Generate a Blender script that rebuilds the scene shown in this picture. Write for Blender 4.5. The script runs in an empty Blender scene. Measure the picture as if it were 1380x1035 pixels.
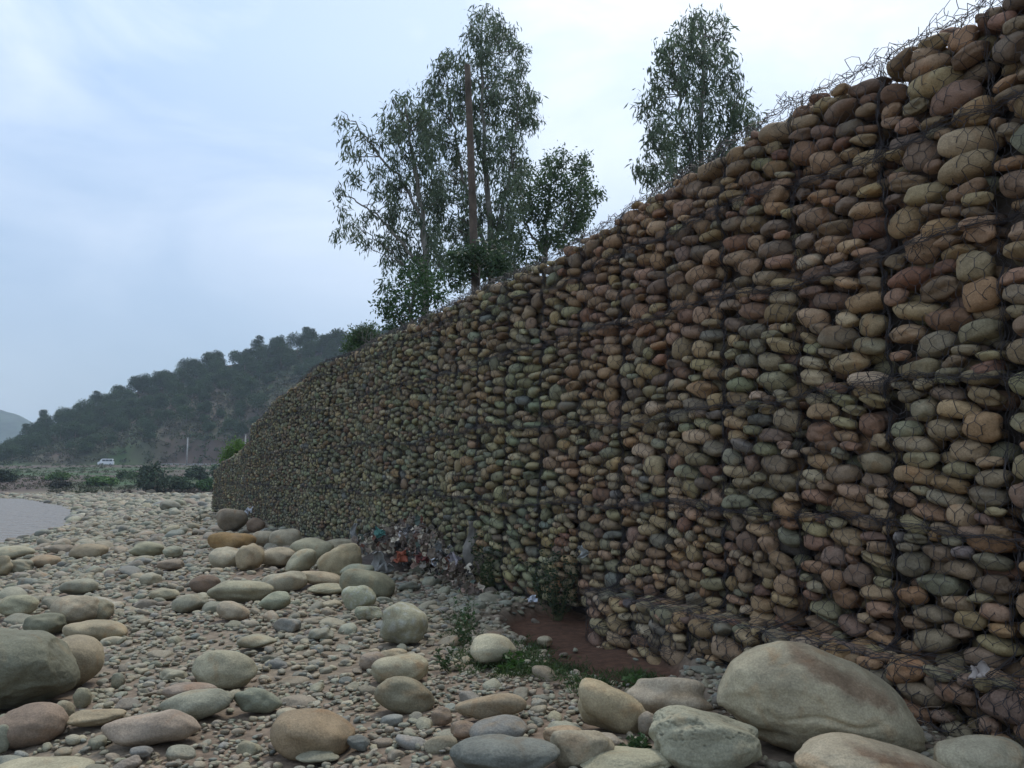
import bpy, math, random
import numpy as np
from mathutils import Vector, Matrix, noise as mnoise

R = math.radians
C = bpy.context.scene
COL = C.collection
rng = np.random.default_rng(11)
random.seed(11)

# ------------------------------------------------------------------ camera
F_PX, CX, CY, HOR = 1150.0, 690.0, 517.5, 640.0
PITCH = math.atan((HOR - CY) / F_PX)
CAM = np.array([0.0, 0.0, 1.5])
cam_d = bpy.data.cameras.new('camera')
cam_d.sensor_width = 36.0
cam_d.lens = 36.0 * F_PX / 1380.0
cam_d.clip_start = 0.05
cam_d.clip_end = 8000
cam = bpy.data.objects.new('camera', cam_d)
COL.objects.link(cam)
cam.location = CAM
cam.rotation_euler = (R(90) + PITCH, 0, 0)
C.camera = cam

# ------------------------------------------------------------------ sky, sun, exposure
SUN_EL, SUN_AZ = R(60), R(20)          # azimuth measured from +Y towards +X
w = bpy.data.worlds.new('World'); C.world = w
w.use_nodes = True
nt = w.node_tree; nt.nodes.clear()
def N(nt, t, **k):
    n = nt.nodes.new(t)
    for a, b in k.items():
        setattr(n, a, b)
    return n
out = N(nt, 'ShaderNodeOutputWorld'); bg = N(nt, 'ShaderNodeBackground')
sky = N(nt, 'ShaderNodeTexSky'); sky.sky_type = 'NISHITA'; sky.sun_disc = False
sky.sun_elevation = SUN_EL; sky.sun_rotation = SUN_AZ
sky.dust_density = 3.0; sky.air_density = 1.2; sky.altitude = 600
bg.inputs['Strength'].default_value = 0.15
tc = N(nt, 'ShaderNodeTexCoord')
mp = N(nt, 'ShaderNodeMapping'); mp.inputs['Scale'].default_value = (1.3, 1.3, 2.8)
mp.inputs['Location'].default_value = (0.35, 0.1, 0.0)
nz = N(nt, 'ShaderNodeTexNoise'); nz.inputs['Scale'].default_value = 2.2
nz.inputs['Detail'].default_value = 8; nz.inputs['Roughness'].default_value = 0.55
nz.inputs['Distortion'].default_value = 0.5
sep = N(nt, 'ShaderNodeSeparateXYZ')
rampc = N(nt, 'ShaderNodeMapRange'); rampc.inputs['From Min'].default_value = 0.40
rampc.inputs['From Max'].default_value = 0.72; rampc.inputs['To Min'].default_value = 0.0; rampc.inputs['To Max'].default_value = 0.85
grad = N(nt, 'ShaderNodeVectorMath', operation='DOT_PRODUCT')
SD = Vector((math.sin(R(24)) * math.cos(R(35)), math.cos(R(24)) * math.cos(R(35)), math.sin(R(35))))
grad.inputs[1].default_value = SD
gm = N(nt, 'ShaderNodeMapRange'); gm.inputs['From Min'].default_value = 0.70; gm.inputs['From Max'].default_value = 1.0
gm.inputs['To Min'].default_value = 0.0; gm.inputs['To Max'].default_value = 0.30
addc = N(nt, 'ShaderNodeMath', operation='ADD'); addc.use_clamp = True
veil = N(nt, 'ShaderNodeMixRGB'); veil.inputs['Fac'].default_value = 0.72
veil.inputs['Color2'].default_value = (2.85, 3.85, 5.35, 1)
mixc = N(nt, 'ShaderNodeMixRGB'); mixc.inputs['Color2'].default_value = (5.9, 6.3, 6.95, 1)
L = nt.links.new
L(tc.outputs['Generated'], mp.inputs['Vector']); L(mp.outputs[0], nz.inputs['Vector'])
L(nz.outputs['Fac'], rampc.inputs['Value'])
L(tc.outputs['Generated'], grad.inputs[0]); L(grad.outputs['Value'], gm.inputs['Value'])
mulc = N(nt, 'ShaderNodeMath', operation='MULTIPLY')
ele = N(nt, 'ShaderNodeMapRange'); ele.inputs['From Min'].default_value = 0.16; ele.inputs['From Max'].default_value = 0.5
ele.inputs['To Min'].default_value = 0.12; ele.inputs['To Max'].default_value = 1.0
L(tc.outputs['Generated'], sep.inputs[0]); L(sep.outputs['Z'], ele.inputs['Value'])
L(rampc.outputs[0], mulc.inputs[0]); L(ele.outputs[0], mulc.inputs[1])
L(mulc.outputs[0], addc.inputs[0]); L(gm.outputs[0], addc.inputs[1])
low = N(nt, 'ShaderNodeMapRange'); low.inputs['From Min'].default_value = 0.0; low.inputs['From Max'].default_value = 0.45
low.inputs['To Min'].default_value = 0.60; low.inputs['To Max'].default_value = 1.0
L(sep.outputs['Z'], low.inputs['Value'])
lowm = N(nt, 'ShaderNodeVectorMath', operation='SCALE'); L(low.outputs[0], lowm.inputs['Scale'])
L(sky.outputs[0], veil.inputs['Color1']); L(veil.outputs[0], lowm.inputs[0]); L(lowm.outputs[0], mixc.inputs['Color1'])
L(addc.outputs[0], mixc.inputs['Fac']); L(mixc.outputs[0], bg.inputs['Color']); L(bg.outputs[0], out.inputs['Surface'])

sun_d = bpy.data.lights.new('sun', 'SUN'); sun_d.energy = 1.5; sun_d.angle = R(14); sun_d.color = (1.0, 0.96, 0.9)
sun = bpy.data.objects.new('sun', sun_d); COL.objects.link(sun)
sv = Vector((math.sin(SUN_AZ) * math.cos(SUN_EL), math.cos(SUN_AZ) * math.cos(SUN_EL), math.sin(SUN_EL)))
sun.rotation_euler = sv.to_track_quat('Z', 'Y').to_euler()
C.view_settings.view_transform = 'Standard'; C.view_settings.look = 'None'
C.view_settings.exposure = 0.40; C.view_settings.gamma = 1.0
C.cycles.use_denoising = True
C.cycles.max_bounces = 5; C.cycles.diffuse_bounces = 3; C.cycles.volume_bounces = 1
C.cycles.transparent_max_bounces = 8

# ------------------------------------------------------------------ helpers
def tag(o, label=None, cat=None, group=None, kind=None):
    if label: o['label'] = label
    if cat: o['category'] = cat
    if group: o['group'] = group
    if kind: o['kind'] = kind
    return o

def empty(name, loc=(0, 0, 0), rz=0.0):
    o = bpy.data.objects.new(name, None); COL.objects.link(o)
    o.location = loc; o.rotation_euler = (0, 0, rz); o.empty_display_size = 0.2
    return o

def link(name, me, m, parent=None, loc=None):
    o = bpy.data.objects.new(name, me); COL.objects.link(o)
    if m is not None and not me.materials: me.materials.append(m)
    if parent is not None: o.parent = parent
    if loc is not None: o.location = loc
    return o

def np_mesh(name, V, Fc, col=None, flat=False):
    """V (n,3); Fc (m,3) or (m,4) int; col per-vertex rgb"""
    V = np.asarray(V, np.float32); Fc = np.asarray(Fc, np.int32)
    me = bpy.data.meshes.new(name)
    k = Fc.shape[1]
    me.vertices.add(len(V)); me.vertices.foreach_set('co', V.ravel())
    me.loops.add(Fc.size); me.loops.foreach_set('vertex_index', Fc.ravel())
    me.polygons.add(len(Fc)); me.polygons.foreach_set('loop_start', np.arange(0, Fc.size, k, dtype=np.int32))
    if col is not None:
        c = np.ones((len(V), 4), np.float32); c[:, :3] = col
        at = me.color_attributes.new('Col', 'FLOAT_COLOR', 'POINT'); at.data.foreach_set('color', c.ravel())
    me.update(calc_edges=True)
    if flat:
        me.shade_flat()
    return me

class MB:
    """quads/tris collector in plain python, padded to quads with numpy"""
    def __init__(s): s.V = []; s.F = []; s.C = []; s.n = 0
    def add(s, V, Fc, col=(1, 1, 1)):
        V = np.asarray(V, float); Fc = np.asarray(Fc, int)
        s.V.append(V); s.F.append(Fc + s.n); s.n += len(V)
        c = np.asarray(col, float)
        s.C.append(np.broadcast_to(c, (len(V), 3)) if c.ndim == 1 else c)
    def box(s, c, size, rot=None, col=(1, 1, 1)):
        q = np.array([[x, y, z] for x in (-.5, .5) for y in (-.5, .5) for z in (-.5, .5)]) * np.array(size)
        if rot is not None: q = q @ np.asarray(rot).T
        s.add(q + np.array(c), [[0, 1, 3, 2], [4, 6, 7, 5], [0, 4, 5, 1], [2, 3, 7, 6], [0, 2, 6, 4], [1, 5, 7, 3]], col)
    def tube(s, pts, rad, seg=6, col=(1, 1, 1), cap=True):
        pts = np.asarray(pts, float); n = len(pts)
        rad = np.broadcast_to(np.asarray(rad, float), (n,))
        t = np.gradient(pts, axis=0); t /= np.linalg.norm(t, axis=1)[:, None] + 1e-9
        up = np.array([0, 0, 1.0]) if abs(t[:, 2]).mean() < 0.9 else np.array([1.0, 0, 0])
        a = np.cross(t, up); a /= np.linalg.norm(a, axis=1)[:, None] + 1e-9
        b = np.cross(t, a)
        th = np.arange(seg) * 2 * math.pi / seg
        V = pts[:, None, :] + rad[:, None, None] * (a[:, None, :] * np.cos(th)[None, :, None] + b[:, None, :] * np.sin(th)[None, :, None])
        V = V.reshape(-1, 3)
        i = np.arange(n - 1)[:, None] * seg; j = np.arange(seg)[None, :]; j2 = (j + 1) % seg
        Fc = np.stack([i + j, i + j2, i + seg + j2, i + seg + j], -1).reshape(-1, 4)
        if cap:
            V = np.vstack([V, pts[-1:], pts[:1]])
            k = n * seg
            e = [[(n - 1) * seg + q, (n - 1) * seg + (q + 1) % seg, k, k] for q in range(seg)]
            e += [[(q + 1) % seg, q, k + 1, k + 1] for q in range(seg)]
            s.caps = getattr(s, 'caps', [])
            s.add(V, Fc, col)
            base = s.n - len(V)
            s.caps += [[base + x for x in f[:3]] for f in e]
        else:
            s.add(V, Fc, col)
    def mesh(s, name, flat=False):
        V = np.vstack(s.V); Cc = np.vstack(s.C)
        quads = [f for f in s.F if f.shape[1] == 4]; tris = [f for f in s.F if f.shape[1] == 3]
        if getattr(s, 'caps', None): tris.append(np.array(s.caps))
        if tris and not quads: return np_mesh(name, V, np.vstack(tris), Cc, flat)
        if quads and not tris: return np_mesh(name, V, np.vstack(quads), Cc, flat)
        Q = np.vstack(quads); T = np.vstack(tris)
        me = bpy.data.meshes.new(name)
        V = V.astype(np.float32)
        me.vertices.add(len(V)); me.vertices.foreach_set('co', V.ravel())
        me.loops.add(Q.size + T.size)
        me.loops.foreach_set('vertex_index', np.concatenate([Q.ravel(), T.ravel()]).astype(np.int32))
        me.polygons.add(len(Q) + len(T))
        me.polygons.foreach_set('loop_start', np.concatenate([np.arange(0, Q.size, 4), Q.size + np.arange(0, T.size, 3)]).astype(np.int32))
        c = np.ones((len(V), 4), np.float32); c[:, :3] = Cc
        at = me.color_attributes.new('Col', 'FLOAT_COLOR', 'POINT'); at.data.foreach_set('color', c.ravel())
        me.update(calc_edges=True)
        if flat: me.shade_flat()
        return me

def ray(px, py):
    a = PITCH
    f = np.array([0, math.cos(a), math.sin(a)]); u = np.array([0, -math.sin(a), math.cos(a)])
    d = f * F_PX + np.array([1.0, 0, 0]) * (px - CX) + u * (CY - py)
    return d / F_PX
def at(px, py, Y):
    d = ray(px, py); return CAM + d * (Y / d[1])

def snoise(x, y, seed=0, oct=4):
    """cheap vectorised value noise, about -1..1"""
    x = np.asarray(x, float); y = np.asarray(y, float); tot = 0; amp = 1; sm = 0
    for o in range(oct):
        xi = np.floor(x).astype(np.int64); yi = np.floor(y).astype(np.int64); xf = x - xi; yf = y - yi
        xf = xf * xf * (3 - 2 * xf); yf = yf * yf * (3 - 2 * yf)
        def h(i, j):
            k = (i * 374761393 + j * 668265263 + (seed + o * 17) * 974711) & 0xffffffff
            k = ((k ^ (k >> 13)) * 1274126177) & 0xffffffff
            return ((k ^ (k >> 16)) & 0xffff) / 32767.5 - 1
        v = (h(xi, yi) * (1 - xf) + h(xi + 1, yi) * xf) * (1 - yf) + (h(xi, yi + 1) * (1 - xf) + h(xi + 1, yi + 1) * xf) * yf
        tot = tot + v * amp; sm += amp; amp *= 0.5; x = x * 2.03 + 5.1; y = y * 2.03 + 1.7
    return tot / sm * 1.4

def sstep(a, b, x):
    t = np.clip((np.asarray(x, float) - a) / (b - a), 0, 1); return t * t * (3 - 2 * t)

# ------------------------------------------------------------------ materials
def mat(name, color=(0.5, 0.5, 0.5), rough=0.8, metal=0.0, attr=False, nscale=6.0, namp=0.25, bump=0.0, bscale=20.0,
        speck=0.0, trans=0.0, spec=0.3, detail=6):
    m = bpy.data.materials.new(name); m.use_nodes = True; nt = m.node_tree
    p = nt.nodes['Principled BSDF']; o = nt.nodes['Material Output']
    p.inputs['Roughness'].default_value = rough; p.inputs['Metallic'].default_value = metal
    p.inputs['Specular IOR Level'].default_value = spec
    L = nt.links.new
    geo = N(nt, 'ShaderNodeNewGeometry')
    n1 = N(nt, 'ShaderNodeTexNoise'); n1.inputs['Scale'].default_value = nscale; n1.inputs['Detail'].default_value = detail; n1.inputs['Roughness'].default_value = 0.68 if speck else 0.5
    L(geo.outputs['Position'], n1.inputs['Vector'])
    mr = N(nt, 'ShaderNodeMapRange'); mr.inputs['From Min'].default_value = 0.3; mr.inputs['From Max'].default_value = 0.7
    mr.inputs['To Min'].default_value = 1 - namp; mr.inputs['To Max'].default_value = 1 + namp
    L(n1.outputs['Fac'], mr.inputs['Value'])
    vm = N(nt, 'ShaderNodeVectorMath', operation='SCALE')
    if attr:
        a = N(nt, 'ShaderNodeAttribute'); a.attribute_name = 'Col'; L(a.outputs['Color'], vm.inputs[0])
    else:
        c = N(nt, 'ShaderNodeRGB'); c.outputs[0].default_value = (*color, 1); L(c.outputs[0], vm.inputs[0])
    L(mr.outputs[0], vm.inputs['Scale'])
    last = vm.outputs[0]
    if speck:
        n2 = N(nt, 'ShaderNodeTexNoise'); n2.inputs['Scale'].default_value = 90; n2.inputs['Detail'].default_value = 3
        L(geo.outputs['Position'], n2.inputs['Vector'])
        m2 = N(nt, 'ShaderNodeMapRange'); m2.inputs['From Min'].default_value = 0.35; m2.inputs['From Max'].default_value = 0.68
        m2.inputs['To Min'].default_value = 1 - speck; m2.inputs['To Max'].default_value = 1 + speck
        L(n2.outputs['Fac'], m2.inputs['Value'])
        v2 = N(nt, 'ShaderNodeVectorMath', operation='SCALE'); L(last, v2.inputs[0]); L(m2.outputs[0], v2.inputs['Scale']); last = v2.outputs[0]
        # warm / cool blotches (iron staining)
        n3 = N(nt, 'ShaderNodeTexNoise'); n3.inputs['Scale'].default_value = 3.7; n3.inputs['Detail'].default_value = 7; n3.inputs['Distortion'].default_value = 1.2
        L(geo.outputs['Position'], n3.inputs['Vector'])
        m3 = N(nt, 'ShaderNodeMapRange'); m3.inputs['From Min'].default_value = 0.55; m3.inputs['From Max'].default_value = 0.72; m3.inputs['To Max'].default_value = 0.55
        L(n3.outputs['Fac'], m3.inputs['Value'])
        mx = N(nt, 'ShaderNodeMixRGB', blend_type='MULTIPLY'); L(m3.outputs[0], mx.inputs['Fac']); L(last, mx.inputs['Color1'])
        mx.inputs['Color2'].default_value = (1.0, 0.72, 0.52, 1); last = mx.outputs[0]
    L(last, p.inputs['Base Color'])
    if bump:
        nb = N(nt, 'ShaderNodeTexNoise'); nb.inputs['Scale'].default_value = bscale; nb.inputs['Detail'].default_value = 10; nb.inputs['Roughness'].default_value = 0.68
        L(geo.outputs['Position'], nb.inputs['Vector'])
        bp = N(nt, 'ShaderNodeBump'); bp.inputs['Strength'].default_value = bump; bp.inputs['Distance'].default_value = 0.02
        L(nb.outputs['Fac'], bp.inputs['Height']); L(bp.outputs[0], p.inputs['Normal'])
    if trans:
        tr = N(nt, 'ShaderNodeBsdfTranslucent'); L(last, tr.inputs['Color'])
        ms = N(nt, 'ShaderNodeMixShader'); ms.inputs[0].default_value = trans
        L(p.outputs[0], ms.inputs[1]); L(tr.outputs[0], ms.inputs[2]); L(ms.outputs[0], o.inputs['Surface'])
    return m

M_STONE = mat('river_stone', attr=True, rough=0.72, nscale=9, namp=0.22, bump=0.5, bscale=38, speck=0.16)
M_BOULD = mat('boulder_stone', attr=True, rough=0.8, nscale=3.4, namp=0.36, bump=0.9, bscale=14, speck=0.15, detail=12)
M_WIRE = mat('weathered_wire', (0.062, 0.054, 0.054), rough=0.55, metal=0.35, namp=0.3)
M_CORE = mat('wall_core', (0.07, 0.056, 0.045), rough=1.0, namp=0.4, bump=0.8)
M_LEAF = mat('foliage', attr=True, rough=0.5, nscale=1.2, namp=0.25, trans=0.4)
M_FAR = mat('far_foliage', attr=True, rough=0.8, nscale=0.25, namp=0.35, trans=0.1)
M_BARK = mat('bark', (0.17, 0.14, 0.115), rough=0.9, nscale=8, namp=0.4, bump=0.5)
M_PALEBARK = mat('pale_bark', (0.21, 0.19, 0.16), rough=0.85, nscale=5, namp=0.35)
M_CLOTH = mat('litter_cloth', attr=True, rough=0.7, nscale=12, namp=0.3, trans=0.15)
M_PAINT = mat('white_paint', (0.75, 0.75, 0.74), rough=0.3, namp=0.05, spec=0.5)
M_GLASS = mat('dark_glass', (0.03, 0.035, 0.04), rough=0.08, spec=0.8, namp=0.02)
M_RUBBER = mat('rubber', (0.02, 0.02, 0.02), rough=0.8)
M_CONC = mat('concrete', (0.34, 0.33, 0.31), rough=0.9, namp=0.2, nscale=3)
M_ASPH = mat('asphalt', (0.06, 0.058, 0.055), rough=0.9, namp=0.2, nscale=2)
M_LAMP = mat('lamp_glass', (0.6, 0.6, 0.58), rough=0.15, spec=0.7)

# ------------------------------------------------------------------ wall frame and ground shape
D = 5.0
WA = math.atan(575.0 / F_PX)
nv = np.array([math.cos(WA), math.sin(WA)]); dv = np.array([-math.sin(WA), math.cos(WA)])
S_END = 38.5
TOPS = np.array([[-3, 4.66], [2.5, 4.62], [3.6, 4.50], [5.1, 4.52], [6.66, 4.38], [9.8, 4.15], [15.3, 4.12], [20.3, 4.16], [21.6, 4.12], [23.6, 3.86],
                 [27.7, 3.56], [30.6, 3.08], [30.75, 2.55], [33.5, 2.22], [38.5, 1.72], [50, 1.6]])
TOPS[:, 1] += 0.05
def top(s): return np.interp(s, TOPS[:, 0], TOPS[:, 1])
def face(s, z):
    return 0.05 * np.sin(0.55 * s + 1) + 0.04 * np.sin(1.3 * s) - 0.02 * (z - 1)
def wpos(s, z, q):
    """wall coordinates -> world; q is measured out of the face towards the river"""
    p = q + face(s, z)
    return np.stack([(D - p) * nv[0] + s * dv[0], (D - p) * nv[1] + s * dv[1], z + 0 * s], -1)
def to_ps(x, y): return D - (x * nv[0] + y * nv[1]), x * dv[0] + y * dv[1]
WATER = -0.92
SH = np.array([[-60, 12], [0, 9.5], [20, 8.2], [34, 7.1], [45, 5.2], [54, 4.6], [65, 4.8], [76, 5.8], [89, 7.5], [100, 9.5], [112, 16], [150, 130], [260, 420], [700, 1500]])
RIDGE_PX = np.array([[-500, 690], [-200, 655], [-60, 622], [0, 607], [29, 585], [49, 567], [84, 552], [106, 542], [139, 529], [162, 519], [183, 507], [214, 496],
                     [251, 484], [287, 474], [322, 470], [345, 462], [371, 455], [409, 448], [437, 447], [470, 444], [520, 436], [700, 400], [1000, 380], [1900, 380]])
ROAD_Y, ROAD_Z, RIDGE_Y = 240.0, 4.0, 330.0
EARTH = [at(835, 872, 7.7), at(790, 838, 9.2)]
def earth_mask(x, y):
    c1 = np.array([0.86, 7.5]); c2 = np.array([0.52, 9.0])
    n = 0.22 * snoise(np.asarray(x) * 1.7, np.asarray(y) * 1.7, 4)
    e1 = 1 - np.sqrt(((x - c1[0]) / 0.66) ** 2 + ((y - c1[1]) / 0.95) ** 2) + n
    e2 = 1 - np.sqrt(((x - c2[0]) / 0.62) ** 2 + ((y - c2[1]) / 1.7) ** 2) + n
    return np.clip(np.maximum(e1, e2) * 4, 0, 1)
def G(x, y, fine=True):
    x = np.asarray(x, float); y = np.asarray(y, float)
    p, s = to_ps(x, y)
    ps = np.interp(s, SH[:, 0], SH[:, 1]) + 0.7 * snoise(x * 0.25, y * 0.25, 3)
    zb = np.interp(s, [-50, 28, 45, 75, 110], [0, 0, -0.25, -0.72, -0.8])
    t = np.clip(p / ps, 0, 1)
    z = zb + (WATER - 0.02 - zb) * t ** 2.6
    z = np.where(p > ps, WATER - 0.02 - np.minimum((p - ps) * 0.12, 0.9), z)
    if fine:
        land = np.clip((ps - p) / 3, 0, 1)
        r = np.sqrt(x * x + y * y)
        z = z + land * (0.05 * snoise(x * 0.8, y * 0.8, 1) + 0.10 * snoise(x * 0.2, y * 0.2, 2) * np.clip(r / 12, 0.3, 1))
        z = z - 0.16 * earth_mask(x, y) * (p < 1.6)
    # bank, road shelf and wooded hill beyond
    yf = 97 + 2 * snoise(x * 0.03, y * 0 + 0.5, 6)
    bank = np.interp(y - yf, [0, 6, 22, 60, 134], [0, 0.5, 1.4, 2.6, ROAD_Z + 0.95])
    z = z + bank * (1 - sstep(0, 1, (y - 236) / 1.0)) if False else z + bank
    roadmix = sstep(228, 236, y)
    z = z * (1 - roadmix) + ROAD_Z * roadmix
    px = CX + F_PX * x / np.maximum(y, 1)
    ridge = 1.5 + (HOR - (np.interp(px, RIDGE_PX[:, 0], RIDGE_PX[:, 1]) + 20)) / F_PX * RIDGE_Y
    v = np.clip((y - 247) / (RIDGE_Y - 247), 0, 1)
    prof = 0.12 * sstep(0, 0.08, v) + 0.88 * np.power(v, 0.9)
    hill = ROAD_Z + (ridge - ROAD_Z) * prof + 1.5 * snoise(x * 0.03, y * 0.03, 8) * np.clip(v * 4, 0, 1)
    back = np.clip((y - RIDGE_Y) / 90, 0, 1)
    hill = hill - (hill + 8) * back * back
    z = np.where(y > 247, hill, z)
    return z

def on_ground(px, py):
    d = ray(px, py); t = 2.0; last = t
    while t < 400:
        P = CAM + d * t
        if P[2] < G(P[0], P[1]): break
        last = t; t *= 1.01
    return CAM + d * last

# ------------------------------------------------------------------ ground sheet (polar grid)
th = np.concatenate([np.arange(-180, -44, 4.0), np.arange(-44, 40, 0.22), np.arange(40, 180.1, 4.0)])
rr = np.concatenate([[0.02], np.geomspace(0.6, 3, 24), np.geomspace(3.05, 440, 400)])
TH, RR = np.meshgrid(np.radians(th), rr)
X = RR * np.sin(TH); Y = RR * np.cos(TH)
Z = G(X, Y)
V = np.stack([X, Y, Z], -1).reshape(-1, 3)
nr, na = X.shape
i = np.arange(nr - 1)[:, None] * na; j = np.arange(na - 1)[None, :]
Fq = np.stack([i + j, i + j + 1, i + na + j + 1, i + na + j], -1).reshape(-1, 4)[:, ::-1]
em = earth_mask(V[:, 0], V[:, 1])[:, None]
r_ = np.hypot(V[:, 0], V[:, 1])
nn = snoise(V[:, 0] * 0.6, V[:, 1] * 0.6, 21)[:, None]
silt = np.array([0.21, 0.175, 0.125]); silt2 = np.array([0.17, 0.12, 0.085]); red = np.array([0.095, 0.048, 0.028])
colr = silt * (0.5 - 0.5 * nn) + silt2 * (0.5 + 0.5 * nn)
colr = colr * (1 - em) + red * em
# bank: scrub earth and grass patches
bm_ = sstep(97, 104, V[:, 1])[:, None]
g1 = np.clip(0.28 + 1.1 * snoise(V[:, 0] * 0.06, V[:, 1] * 0.06, 31), 0, 1)[:, None]
bankc = np.array([0.085, 0.062, 0.050]) * (1 - g1) + np.array([0.042, 0.075, 0.028]) * g1
colr = colr * (1 - bm_) + bankc * bm_
ground = link('ground', np_mesh('ground', V, Fq, colr), mat('ground_soil', attr=True, rough=0.95, nscale=14, namp=0.35, bump=1.0, bscale=12, detail=10))
tag(ground, 'pinkish brown gravel and silt of the riverbed rising to a scrubby bank', kind='structure')
# outer plain
me = np_mesh('plain', [[-3000, -3000, -6], [3000, -3000, -6], [3000, 3000, -6], [-3000, 3000, -6]], [[0, 1, 2, 3]])
tag(link('land', me, mat('land_scrub', (0.05, 0.06, 0.035), namp=0.4, nscale=0.01)), 'open land lying beyond the hill', kind='structure')

# far hill
xs = np.linspace(-1500, 900, 180); ys = np.linspace(1200, 1700, 40)
XX, YY = np.meshgrid(xs, ys)
pxf = CX + F_PX * XX / YY
hh = np.interp(pxf, [-500, -100, 0, 25, 50, 75, 110, 200, 1500], [560, 548, 553, 560, 574, 592, 618, 636, 640])
t = np.clip((YY - 1200) / 200, 0, 1)
ZZ = -8 + (1.5 + (HOR - hh) / F_PX * 1400 + 8) * np.sin(t * math.pi / 2) + 5 * snoise(XX * 0.02, YY * 0.02, 12)
ZZ = ZZ - np.clip((YY - 1450) / 250, 0, 1) * (ZZ + 8)
n0, n1 = XX.shape
i = np.arange(n0 - 1)[:, None] * n1; j = np.arange(n1 - 1)[None, :]
Fh = np.stack([i + j, i + j + 1, i + n1 + j + 1, i + n1 + j], -1).reshape(-1, 4)
tag(link('far_hill', np_mesh('far_hill', np.stack([XX, YY, ZZ], -1).reshape(-1, 3), Fh),
         mat('far_hill_wood', (0.035, 0.05, 0.03), namp=0.6, nscale=0.06, rough=1)), 'distant blue wooded hill', kind='structure')

# river
def river_mesh():
    s = np.linspace(-40, 200, 120)
    ps = np.interp(s, SH[:, 0], SH[:, 1]) - 1.5
    rows = []
    for k in np.linspace(0, 1, 30):
        p = ps + (400 - ps) * k ** 2
        rows.append(np.stack([(D - p) * nv[0] + s * dv[0], (D - p) * nv[1] + s * dv[1], np.full_like(s, WATER)], -1))
    Vr = np.array(rows); a, b, _ = Vr.shape
    i = np.arange(a - 1)[:, None] * b; j = np.arange(b - 1)[None, :]
    Fr = np.stack([i + j, i + j + 1, i + b + j + 1, i + b + j], -1).reshape(-1, 4)
    Vr = Vr.reshape(-1, 3)
    return np_mesh('river', Vr, Fr[:, ::-1])
mw = bpy.data.materials.new('muddy_water'); mw.use_nodes = True
p = mw.node_tree.nodes['Principled BSDF']; p.inputs['Base Color'].default_value = (0.17, 0.145, 0.115, 1); p.inputs['Roughness'].default_value = 0.38; p.inputs['Specular IOR Level'].default_value = 0.3
gx = N(mw.node_tree, 'ShaderNodeNewGeometry'); mpw = N(mw.node_tree, 'ShaderNodeMapping'); mpw.inputs['Scale'].default_value = (1.4, 0.7, 1)
nw = N(mw.node_tree, 'ShaderNodeTexNoise'); nw.inputs['Scale'].default_value = 1.6; nw.inputs['Detail'].default_value = 6
bw = N(mw.node_tree, 'ShaderNodeBump'); bw.inputs['Strength'].default_value = 0.9; bw.inputs['Distance'].default_value = 0.8
mw.node_tree.links.new(gx.outputs['Position'], mpw.inputs[0]); mw.node_tree.links.new(mpw.outputs[0], nw.inputs['Vector'])
mw.node_tree.links.new(nw.outputs['Fac'], bw.inputs['Height']); mw.node_tree.links.new(bw.outputs[0], p.inputs['Normal'])
tag(link('water', river_mesh(), mw), 'muddy brown river water', kind='structure')

# terrace of earth held up behind the wall
s = np.concatenate([np.linspace(-12, 40, 105)]); q = np.concatenate([[-0.85, -1.5, -2.5, -4, -7, -12, -20, -35, -60]])
SS, QQ = np.meshgrid(s, q)
ZT = top(SS) - 0.12 + 0.12 * snoise(SS, QQ, 5)
ZT = ZT - np.clip((SS - 30) / 8, 0, 1) * 0.8
Vt = wpos(SS.ravel(), ZT.ravel(), QQ.ravel())
# skirt at far end down to ground
a, b = SS.shape
i = np.arange(a - 1)[:, None] * b; j = np.arange(b - 1)[None, :]
Ft = np.stack([i + j, i + j + 1, i + b + j + 1, i + b + j], -1).reshape(-1, 4)
endv = Vt.reshape(a, b, 3)[:, -1, :].copy(); endv[:, 2] = -1.5; endv[:, 1] += 4
base = len(Vt); Vt = np.vstack([Vt, endv])
ex = np.array([[k * b + b - 1, (k + 1) * b + b - 1, base + k + 1, base + k] for k in range(a - 1)])
Ft = np.vstack([Ft, ex])
tag(link('terrace', np_mesh('terrace', Vt, Ft), mat('terrace_soil', (0.07, 0.065, 0.035), namp=0.5, nscale=1.5, bump=0.8)),
    'grassy earth terrace held up by the wall', kind='structure')

# ------------------------------------------------------------------ stones
def ico(sub):
    import bmesh
    bm = bmesh.new(); bmesh.ops.create_icosphere(bm, subdivisions=sub, radius=1.0)
    V = np.array([v.co[:] for v in bm.verts]); Fc = np.array([[v.index for v in f.verts] for f in bm.faces]); bm.free()
    return V, Fc
ICO = {k: ico(k) for k in (2, 3, 4, 6)}      # 42 / 162 / 642 / 10242 verts
def shape_stone(V, rg, rough=1.0, cuts=4, fine=0.0, pn=None):
    pn = pn or rg.uniform(2.25, 2.8); P = V / ((np.abs(V) ** pn).sum(1) ** (1 / pn))[:, None]
    for _ in range(cuts):
        n = rg.normal(size=3); n /= np.linalg.norm(n); c = rg.uniform(0.72, 1.0)
        dd = P @ n - c
        P = P - np.outer(np.where(dd > 0, dd * 0.72, 0), n)
    k = np.ones(len(V))
    for f, a in ((1.3, 0.09), (2.4, 0.05), (4.5, 0.022)):
        for _ in range(3):
            n = rg.normal(size=3) * f; k = k + a * rough * np.sin(V @ n + rg.uniform(0, 6.28))
    if fine:
        ph = rg.uniform(0, 50, 3)
        k = k + fine * np.array([mnoise.fractal(Vector(v * 2.6 + ph), 0.9, 2.1, 5) for v in V])
    P = P * k[:, None]
    ext = np.abs(P).max(0); P = P / ext
    return P
PROTO = {}
for lod in (2, 3, 4):
    rg = np.random.default_rng(100)
    PROTO[lod] = [shape_stone(ICO[lod][0], np.random.default_rng(200 + k), rg.uniform(0.35, 1.0), 3) for k in range(18)]

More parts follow.
